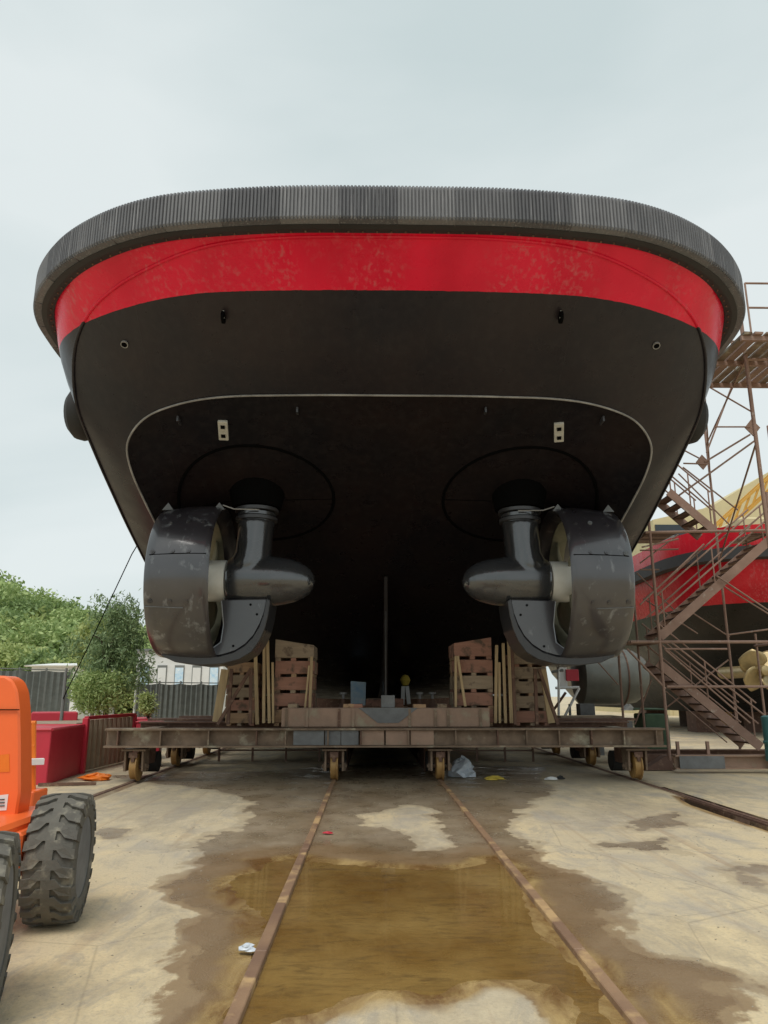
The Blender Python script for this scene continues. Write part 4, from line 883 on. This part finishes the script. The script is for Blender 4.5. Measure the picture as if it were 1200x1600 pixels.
def tree(name, base, r, trunk_h, meshes, label, cat, group=None, scale=1.0, rot=0, trunkr=.18):
    t = empty(name, base, label, cat, group)
    c = bpy.data.objects.new('crown', meshes); col.objects.link(c); c.parent = t; c.location = (0, 0, trunk_h); c.scale = (scale, scale, scale); c.rotation_euler.z = rot
    mb = MB(); b = Vector(base); rnd = random.Random(hash(label) % 1000 if False else len(label))
    mb.path([b + Vector((0, 0, -.3)), b + Vector((.05, 0, trunk_h * .5)), b + Vector((0, .05, trunk_h))], [trunkr, trunkr * .75, trunkr * .5], 7)
    for k in range(5):
        a = k * 1.3; tip = b + Vector((math.cos(a) * r * .6, math.sin(a) * r * .6, trunk_h + r * .35 * (1 + .3 * (k % 2)))); mb.path([b + Vector((0, 0, trunk_h * .75)), (b + Vector((0, 0, trunk_h))).lerp(tip, .5) + Vector((0, 0, .1)), tip], [trunkr * .45, trunkr * .3, trunkr * .1], 5)
    mb.build('trunk', M_bark, t, smooth=True)
    return t
cm = [crown_mesh('crown_%d' % k, M_leafs[(0, 1, 0, 2)[k]], (3.2, 3.2, 2.9), 7500, .17, 11 + k, 12) for k in range(4)]
# wooded hill: terrain
rows = []
for j in range(24):
    y = 52 + j * 6; row = []
    for i in range(40):
        x = -110 + i * 3.0; hgt = 17 * max(0, 1 - ((x + 70) / 58) ** 2) * min(1, (y - 50) / 45); row.append((x, y, max(-.1, hgt + .5 * math.sin(x * .4 + y * .2))))
    rows.append(row)
hill = MB().grid(rows).build('hill', M('hill_green', (.06, .1, .03), (.1, .13, .05), scale=.3, rough=.9), smooth=True); hill['kind'] = 'structure'
def hillz(x, y): return max(0, 17 * max(0, 1 - ((x + 70) / 58) ** 2) * min(1, (y - 50) / 45))
tops = []
kinds = ['rounded mid green tree', 'yellow green bushy tree', 'broad leafy green tree', 'dark green dense tree']
rnd = random.Random(5); cnt = 0
for Y, npx in ((50, 7), (57, 8), (66, 8), (78, 9), (92, 9)):
    for k in range(npx):
        px = -70 + (300 / npx) * (k + rnd.uniform(.2, .8)); prof = np.interp(px, [-80, 0, 60, 130, 180, 230, 260], [880, 897, 915, 932, 950, 962, 985])
        rowf = {50: .60, 57: .42, 66: .28, 78: .12, 92: 0.0}[Y]; pytop = prof + (1060 - prof) * rowf + rnd.uniform(-4, 10)
        p = at(px, pytop, Y); s = rnd.uniform(.85, 1.3) * Y / 62; zb_ = p.z - 3.0 * s * 1.45; base = (p.x, Y, min(hillz(p.x, Y) - .2, zb_)); kd = rnd.randrange(4); tr_h = p.z - 2.9 * s - base[2]
        row = {50: 'bottom row', 57: 'second row', 66: 'middle row', 78: 'fourth row', 92: 'skyline row'}[Y]
        tree('hill_tree', base, 2.4 * s, max(tr_h, 1), cm[kd], '%s, %s of the wooded hill, %s from left' % (kinds[kd], row, ('first', 'second', 'third', 'fourth', 'fifth', 'sixth', 'seventh', 'eighth', 'ninth')[k]), 'tree', 'trees on the wooded hill', s, rnd.uniform(0, 6), .25); cnt += 1
# near bushy tree and shrubs
p = at(170, 1030, 22)
wm = crown_mesh('crown_bush', M_leafs[3], (1.3, 1.1, 1.85), 9000, .055, 40, 34, .7, .22)
tree('bushy_tree', (p.x, 22, 0), .9, p.z + .25, wm, 'feathery green bushy tree standing behind the corrugated bin', 'tree', None, 1.12, 0, .1)
wm2 = crown_mesh('crown_bush2', M_leafs[0], (.9, .8, .8), 8000, .055, 41, 10, .4); p = at(150, 1085, 21)
tree('low_bush', (p.x, 21.2, 0), .6, p.z, wm2, 'dark low bush at the foot of the feathery tree', 'shrub', None, 1.0, 0, .06)
wm3 = crown_mesh('crown_yellow', M_leafs[1], (.36, .3, .36), 1400, .045, 42, 9, .3, .25); p = at(232, 1103, 20)
tree('yellow_shrub', (p.x, 20, 0), .3, p.z, wm3, 'small yellow green shrub right of the feathery tree', 'shrub', None, 1.0, 0, .04)
p = at(135, 1000, 24); tree('slim_tree', (p.x, 25, 0), .8, p.z - .3, crown_mesh('crown_slim', M_leafs[1], (.75, .7, 1.3), 7000, .07, 43, 9), 'lighter slim tree just left behind the feathery tree', 'tree', None, 1.0, 0, .08)
# stay cable and utility pole
tag(MB().path([at(223, 838, 15.4), at(206, 866, 15.8), at(150, 985, 17), at(97, 1095, 18)], .012, 5).build('stay_cable', M_line), 'thin dark cable slanting down from the hull to the left yard', 'cable')
p = at(97, 1110, 18); tag(MB().tube((p.x, 18, 0), (p.x, 18, at(97, 1050, 18).z), .04, 8).tube((p.x, 18, at(97, 1050, 18).z), at(104, 1044, 18), .03, 8).build('stay_post', M_post), 'slim grey post holding the slanting cable behind the red bin', 'post')
# ================================================================== STAIR TOWER (right)
tw = empty('stair_tower', (7.5, 17, 0), 'rusty steel scaffold stair tower beside the right side of the tug', 'scaffold')
def tb(name, a, b, r=.028, mat=M_scaf, par=tw): return MB().tube(a, b, r, 8).build(name, mat, par, smooth=True)
YF, YR = 16.9, 18.3
zL1 = at(1040, 1003, YF).z; zL2 = at(1040, 832, YF).z
xA = at(1032, 1020, YF).x; xC = at(1128, 913, YR).x; xE = at(1187, 1050, YR).x; xR = at(1240, 1100, YF).x
for x, y, z0, z1, r in ((xA, YF, .15, zL2 + 1.1, .035), (xA, YR, .15, zL2 + 1.0, .03), (xC, YR, .15, 8.4, .032), (xE, YR, .15, zL1 + .3, .028), (xR, YF, .15, zL2 + 1, .035), (xC, YF + .0, .15, zL1, .028)):
    if (x, y) == (xC, YF): continue
    tb('post', (x, y, z0), (x, y, z1), r)
pL = at(970, 1070, YR); tb('post', (pL.x, YR, at(970, 1132, YR).z), (pL.x, YR, at(970, 1012, YR).z), .03)
# ledgers
for (a, b, c, d, Y, r) in ((985, 1003, 1240, 1003, YF, .035), (1038, 1014, 1136, 1014, YF, .022), (1042, 1073, 1240, 1073, YF, .03), (1008, 832, 1240, 828, YF, .035), (1000, 860, 1060, 858, YR, .02), (1000, 890, 1030, 890, YR, .02),
                        (1136, 992, 1240, 978, YR, .02), (1003, 855, 1060, 842, YF, .02)):
    tb('ledger', at(a, b, Y), at(c, d, Y), r)
for x in (xA, xR):
    for z in (zL1, zL2): tb('ledger', (x, YF, z), (x, YR, z), .028)
# braces
for (a, b, c, d, Y, r) in ((1048, 1003, 1205, 1126, YF, .022), (1138, 1031, 1042, 1105, YR, .02), (980, 1014, 1040, 1076, YF, .025), (1040, 1016, 1172, 1130, YF - .05, .02), (930, 1030, 966, 1070, YR, .016), (1018, 1062, 992, 1132, YR, .018),
                        (1107, 604, 1179, 646, 15, .018), (1116, 667, 1172, 667, 15, .018), (1101, 722, 1172, 679, 15, .02), (1061, 774, 1183, 686, 15, .02), (1062, 700, 1104, 722, 16, .018), (1067, 730, 1153, 797, 16, .018), (1146, 597, 1104, 707, 15.5, .02),
                        (1060, 740, 1150, 830, 17, .018), (1104, 725, 1068, 724, 15, .018), (1000, 945, 1100, 850, YF, .018), (1000, 880, 1060, 835, YR, .018), (1005, 935, 1090, 990, YR, .018), (995, 895, 1060, 960, YR, .018), (1140, 995, 1070, 950, YR, .018),
                        (1155, 835, 1230, 770, 16, .02), (1040, 1080, 1136, 1160, YR, .016), (1113, 905, 1210, 965, YR, .02), (1120, 900, 1240, 980, YF, .02)):
    tb('brace', at(a, b, Y), at(c, d, Y), r)
# gusset plates
for a, b, Y, s in ((1098, 722, 15, .17), (1176, 668, 15, .2)):
    c = at(a, b, Y); MB().prism([c + Vector((0, 0, s)), c + Vector((s * .85, 0, 0)), c + Vector((0, 0, -s)), c + Vector((-s * .85, 0, 0))], (0, .02, 0)).build('gusset', M_scaf, tw)
# stair flights
def flight(p0, p1, Y, wdt, n, strw=.035, strh=.2, mat=M_scaf, rail=True):
    p0 = Vector((p0.x, Y, p0.z)); p1 = Vector((p1.x, Y, p1.z)); off = Vector((0, wdt, 0))
    for o in (Vector((0, 0, 0)), off): MB().bar(p0 + o, p1 + o, strw, strh).build('stringer', mat, tw)
    for k in range(n):
        c = p0.lerp(p1, (k + .5) / n) + off * .5
        MB().box(c, (.25, wdt - .04, .035)).build('tread', M_rust, tw)
    if rail:
        for o in (Vector((0, 0, 0)), off):
            for hz_ in (.5, .95): tb('handrail', p0 + o + Vector((0, 0, hz_)), p1 + o + Vector((0, 0, hz_)), .02)
            for f_ in (.05, .5, .95): q = p0.lerp(p1, f_) + o; tb('stanchion', q, q + Vector((0, 0, .95)), .018)
flight(at(1192, 1168, YF), at(1030, 1035, YF), YF + .08, .8, 11)
flight(at(1033, 995, YF), at(1205, 843, YF), YF + .08, .8, 13)
flight(at(1122, 826, YF), at(1050, 765, YF), YF + .2, .8, 5)
# landings
for (a, b, z) in ((at(985, 1003, YF).x, xA + .25, zL1 + .02), (at(1180, 830, YF).x, xR, zL2 + .02), (at(1010, 830, YF).x, at(1060, 830, YF).x, zL2 + .02)):
    n = 6
    for k in range(n):
        MB().box(((a + b) / 2, YF + .12 + (k + .5) * 1.2 / n, z), (b - a, 1.2 / n - .03, .04), jit=.004).build('landing_plank', random.choice((M_rust, M_scaf)), tw)
# top gangway
zg = 8.0; y0, y1 = 12.15, 14.45; xg0 = 6.42; xg1 = 10.0
n = 13
for k in range(n):
    x = xg0 + (k + .5) * .2; MB().box((x, (y0 + y1) / 2, zg), (.15, y1 - y0, .04), jit=.006).build('gangway_plank', random.choice((M_beam, M_rust, M_scaf)), tw)
for y in (y0 + .1, (y0 + y1) / 2, y1 - .1): MB().box(((xg0 + xg1) / 2, y, zg - .07), (xg1 - xg0, .06, .09)).build('gangway_joist', M_scaf, tw)
xD = at(1178, 660, 13).x
tb('post', (xD, 13, 0), (xD, 13, at(1160, 500, 13).z + .35), .038)
tb('post', (xD + 2.5, 13, 0), (xD + 2.5, 13, 9.2), .038); tb('post', (xD + 2.5, YF, 0.1), (xD + 2.5, YF, 8), .035)
for z in (zg + .5, zg + 1.0): tb('handrail', (xg0 + .15, y0, z), (xg1, y0, z), .02); tb('handrail', (xg0 + .1, y1, z), (xg1, y1, z), .02)
for x in (xg0 + .15, xg0 + 1.0, xg0 + 2): tb('stanchion', (x, y0, zg), (x, y0, zg + 1.0), .018); tb('stanchion', (x, y1, zg), (x, y1, zg + 1.0), .018)
tb('brace', (xD, 13, 6.2), (xC, YR, 4.9), .02); tb('brace', (xD, 13, zg - .1), (xC, YR, 8.0), .02); tb('ledger', (xD, 13, zg - .12), (xD + 2.5, 13, zg - .12), .028)
tb('brace', (xg0 + .3, y1, zg - .1), (xC, YR, 7.0), .018)
# base skids
bs = empty('skid_base', (8, 16.6, 0), 'reddish steel skid beams on the ground under the stair tower', 'skid')
p = at(1052, 1180, 16.3); q = at(1260, 1180, 16.3)
MB().ibeam((p.x, 16.3, .23), (q.x + .5, 16.3, .23), .22, .28).build('skid_beam', M_beamred, bs); MB().ibeam((p.x, 17.9, .23), (q.x + .5, 17.9, .23), .22, .28).build('skid_beam', M_rust, bs)
MB().box(((p.x + .55), 16.18, .23), (.95, .02, .25)).build('skid_plate', M_greyp, bs)
for a in (1060, 1107): c = at(a, 1165, 16.3); MB().box((c.x, 16.35, .5), (.06, .06, .28)).build('skid_stub', M_scaf, bs)
p2 = at(995, 1175, 17.5); MB().box((p2.x + .3, 17.5, .2), (1.3, .12, .2)).build('skid_tie', M_rust, bs)
c = at(1045, 1205, z=.0); tag(MB().prism([(c.x - .55, c.y, .02), (c.x + .15, c.y, .02), (c.x + .12, c.y + .15, .3), (c.x + .02, c.y + .15, .3)], (0, .3, 0)).build('foot_wedge', M_rust), 'rusty steel foot wedge on the ground at the corner of the stair tower', 'wedge')
# ================================================================== SECOND TUG
t2 = empty('docked_tug', (16.5, 32, 0), 'second red tugboat with black hull on stands behind the stair tower', 'boat')
def outl(hw, ys_, z, n=40):
    out = []
    for k in range(n + 1):
        a = math.pi * k / n; cx_ = -math.cos(a); sx_ = math.sin(a); e_ = .62
        out.append(Vector((16.6 + hw * math.copysign(abs(cx_) ** e_, cx_), ys_ + 5.0 * (1 - abs(sx_) ** .62), z)))
    out = [Vector((out[0].x, 52, z))] + out + [Vector((out[-1].x, 52, z))]
    return out
lv = [(5.45, 25.1, 7.5), (5.4, 25.2, 6.9), (5.3, 25.3, 6.2), (5.15, 25.7, 5.4), (5.0, 26.2, 4.85), (4.8, 27.6, 3.9), (4.4, 29.5, 3.0), (3.2, 31.5, 1.6), (2.6, 32, .9)]
MB().grid([outl(*q) for q in lv]).build('hull', M_hull2, t2, smooth=True, angle=60)
MB().add(outl(5.4, 25.2, 6.9), [tuple(range(43))]).build('deck', M_rust, t2)
fr_ = []
for z, o in ((6.25, .05), (6.3, .3), (6.72, .3), (6.78, .02)): fr_.append(outl(5.32 + o, 25.25 - o, z))
MB().grid(fr_).build('fender', M_rubd, t2, smooth=True, angle=30)
MB().box((18.5, 37, 8.4), (4, 9, 2.2)).build('deckhouse', M_yel, t2, bevel=.1)
mb = MB()
for k in range(5): mb.box((12.2 + k * .45, 31 + .3 * k, 7.9 + .15 * (k % 2)), (.35, .35, .8))
mb.build('deck_gear', M_post, t2)
# bronze propeller of second tug
pc = at(1190, 1048, 25.2)
ph = MB().lathe(pc, [(-.35, .05), (-.3, .16), (0, .2), (.3, .2), (2.8, .22)], 'Y', 20).build('propeller_hub', M_brass, t2, smooth=True)
for k in range(4):
    th = math.pi / 2 * k + .75; rows = []
    for i in range(8):
        t = i / 7; r = .15 + t * .62; ch = .2 + .68 * math.sin(math.pi * min(1, t * .7 + .1)) * (1 if t < .85 else .82); rows.append([pc + Vector((r * math.cos(th + ((j / 6 - .5) * ch) / max(r, .3)), (j / 6 - .5) * ch * .55, r * math.sin(th + ((j / 6 - .5) * ch) / max(r, .3)))) for j in range(7)])
    bl = MB().grid(rows).build('propeller_blade', M_brass, ph, smooth=True); m_ = bl.modifiers.new('t', 'SOLIDIFY'); m_.thickness = .04
for x in (14.5, 16.6, 20):
    for y in (34, 40): MB().box((x, y, .45), (1.0, 1.0, .9)).build('dock_block', M_rust, t2)
# ================================================================== TANK etc.
tk = empty('steel_tank', (7, 21.5, 0), 'grey green horizontal steel tank on stands behind the right nozzle', 'tank')
c0 = at(905, 1057, 21.5); c1_ = at(1010, 1055, 21.5); rr_ = .78
MB().lathe((0, 21.5, c0.z), [(c0.x - .1, .02), (c0.x - .08, rr_ * .8), (c0.x, rr_), (c1_.x - .75, rr_), (c1_.x - .4, rr_ * .93), (c1_.x - .12, rr_ * .7), (c1_.x, rr_ * .3), (c1_.x + .02, .02)], 'X', 40).build('tank_shell', M_tank, tk, smooth=True, angle=30)
for x in (c0.x + .3, c1_.x - .8): MB().box((x, 21.5, .45), (.25, 1.0, .9)).build('tank_saddle', M_greyp, tk)
MB().lathe((0, 21.5, c0.z), [(c1_.x - .78, rr_ + .004), (c1_.x - .78, rr_ + .014), (c1_.x - .74, rr_ + .014), (c1_.x - .74, rr_ + .004)], 'X', 40, close=True).build('weld_band', M_rust, tk, smooth=True)
# dark pipes / machinery beside tank
mc = empty('pipe_rack', (5.6, 20, 0), 'small white and red pipe rack between the right crib and the grey tank', 'machinery')
for (a, b, c, d, m) in ((873, 1130, 873, 1045, M_white), (882, 1120, 905, 1075, M_white), (866, 1108, 884, 1082, M_rust), (868, 1075, 905, 1074, M_white), (890, 1100, 892, 1140, M_post), (862, 1050, 880, 1047, M_post)):
    MB().tube(at(a, b, 20), at(c, d, 20), .035, 8).build('pipe', m, mc, smooth=True)
MB().box(at(893, 1055, 20.3), (.34, .2, .3)).build('red_box', M_redbox, mc, bevel=.01); MB().box(at(878, 1052, 20.4), (.2, .3, .7)).build('white_panel', M_white, mc)
MB().box(at(915, 1110, 20), (.38, .4, .34)).build('grey_box', M_greyp, mc)
# table of sheets and green tarp on right of cradle
st = empty('sheet_stack', (6.4, 18.6, 0), 'stack of white and rusty sheets on a green covered pallet behind the stair corner', 'pallet')
for (a, b, yy, m, th) in ((872, 968, 1120, M_woods[2], .04), (880, 975, 1126, M_rust, .05), (985, 1040, 1108, M_green, .03)):
    p = at(a, yy, 19); q = at(b, yy, 19); MB().box(((p.x + q.x) / 2, 19.2, p.z), (q.x - p.x, .9, th), jit=.01).build('sheet', m, st)
p = at(1000, 1115, 19); q = at(1042, 1170, 19); MB().box(((p.x + q.x) / 2, 19.1, (p.z + q.z) / 2), (q.x - p.x, .8, p.z - q.z)).build('green_cover', M_green, st, bevel=.03)
MB().prism([at(975, 1110, 18.8), at(994, 1110, 18.8), at(985, 1100, 18.8)], (0, .3, 0)).build('white_scrap', M_white, st)
MB().box(at(1020, 1150, 18.6), (.5, .06, .3)).build('sheet_edge', M_rust, st)
td = at(1199, 1145, 16.0); tag(MB().lathe((td.x + .22, 16.0, 0), [(.25, .24), (.27, .29), (.6, .28), (.62, .3), (.66, .3), (.68, .28), (1.15, .29), (1.18, .24)], 'Z', 24).build('drum', M_teal, None, smooth=True, angle=30), 'teal drum at the right edge beside the foot of the stairs', 'drum')
# ================================================================== YELLOW SHED + BOOM far right
ys0 = empty('yellow_shed', (26, 62, 0), 'large pale yellow corrugated shed behind the stair tower', 'building')
pA = at(1020, 812, 60); pB = at(1205, 735, 60)
MB().prism([(pA.x, 60, 0), (pB.x + 18, 60, 0), (pB.x + 18, 60, pB.z + 2), (pB.x, 60, pB.z), (pA.x + 5, 60, at(1090, 792, 60).z), (pA.x, 60, pA.z)], (0, 20, 0)).build('wall', M_yel, ys0)
for k in range(60):
    x = pA.x + .3 + k * .55; MB().box((x, 59.96, 5.5), (.09, .07, 11)).build('cladding_rib', M_yel, ys0)
MB().box((at(1048, 835, 60).x, 59.9, at(1048, 835, 60).z), (2.6, .12, 1.6)).build('window', M_glass, ys0)
cr2 = empty('yellow_crane', (20, 40, 0), 'orange yellow crane boom slanting up behind the stair tower at the right edge', 'crane')
a_, b_ = at(1100, 862, 40), at(1230, 742, 40)
for o in ((0, 0, 0), (0, 0, .75), (0, .7, 0), (0, .7, .75)):
    MB().bar(a_ + Vector(o), b_ + Vector(o), .12, .12).build('boom_chord', M_yel2, cr2)
for k in range(9):
    p0 = a_.lerp(b_, k / 9); p1 = a_.lerp(b_, (k + 1) / 9); MB().bar(p0, p1 + Vector((0, 0, .75)), .06, .06).build('boom_lacing', M_yel2, cr2); MB().bar(p0 + Vector((0, .7, 0)), p1 + Vector((0, .7, .75)), .06, .06).build('boom_lacing', M_yel2, cr2)
MB().box((a_.x, 40.4, a_.z / 2), (1.2, 1.2, a_.z)).build('crane_house', M_yel2, cr2)
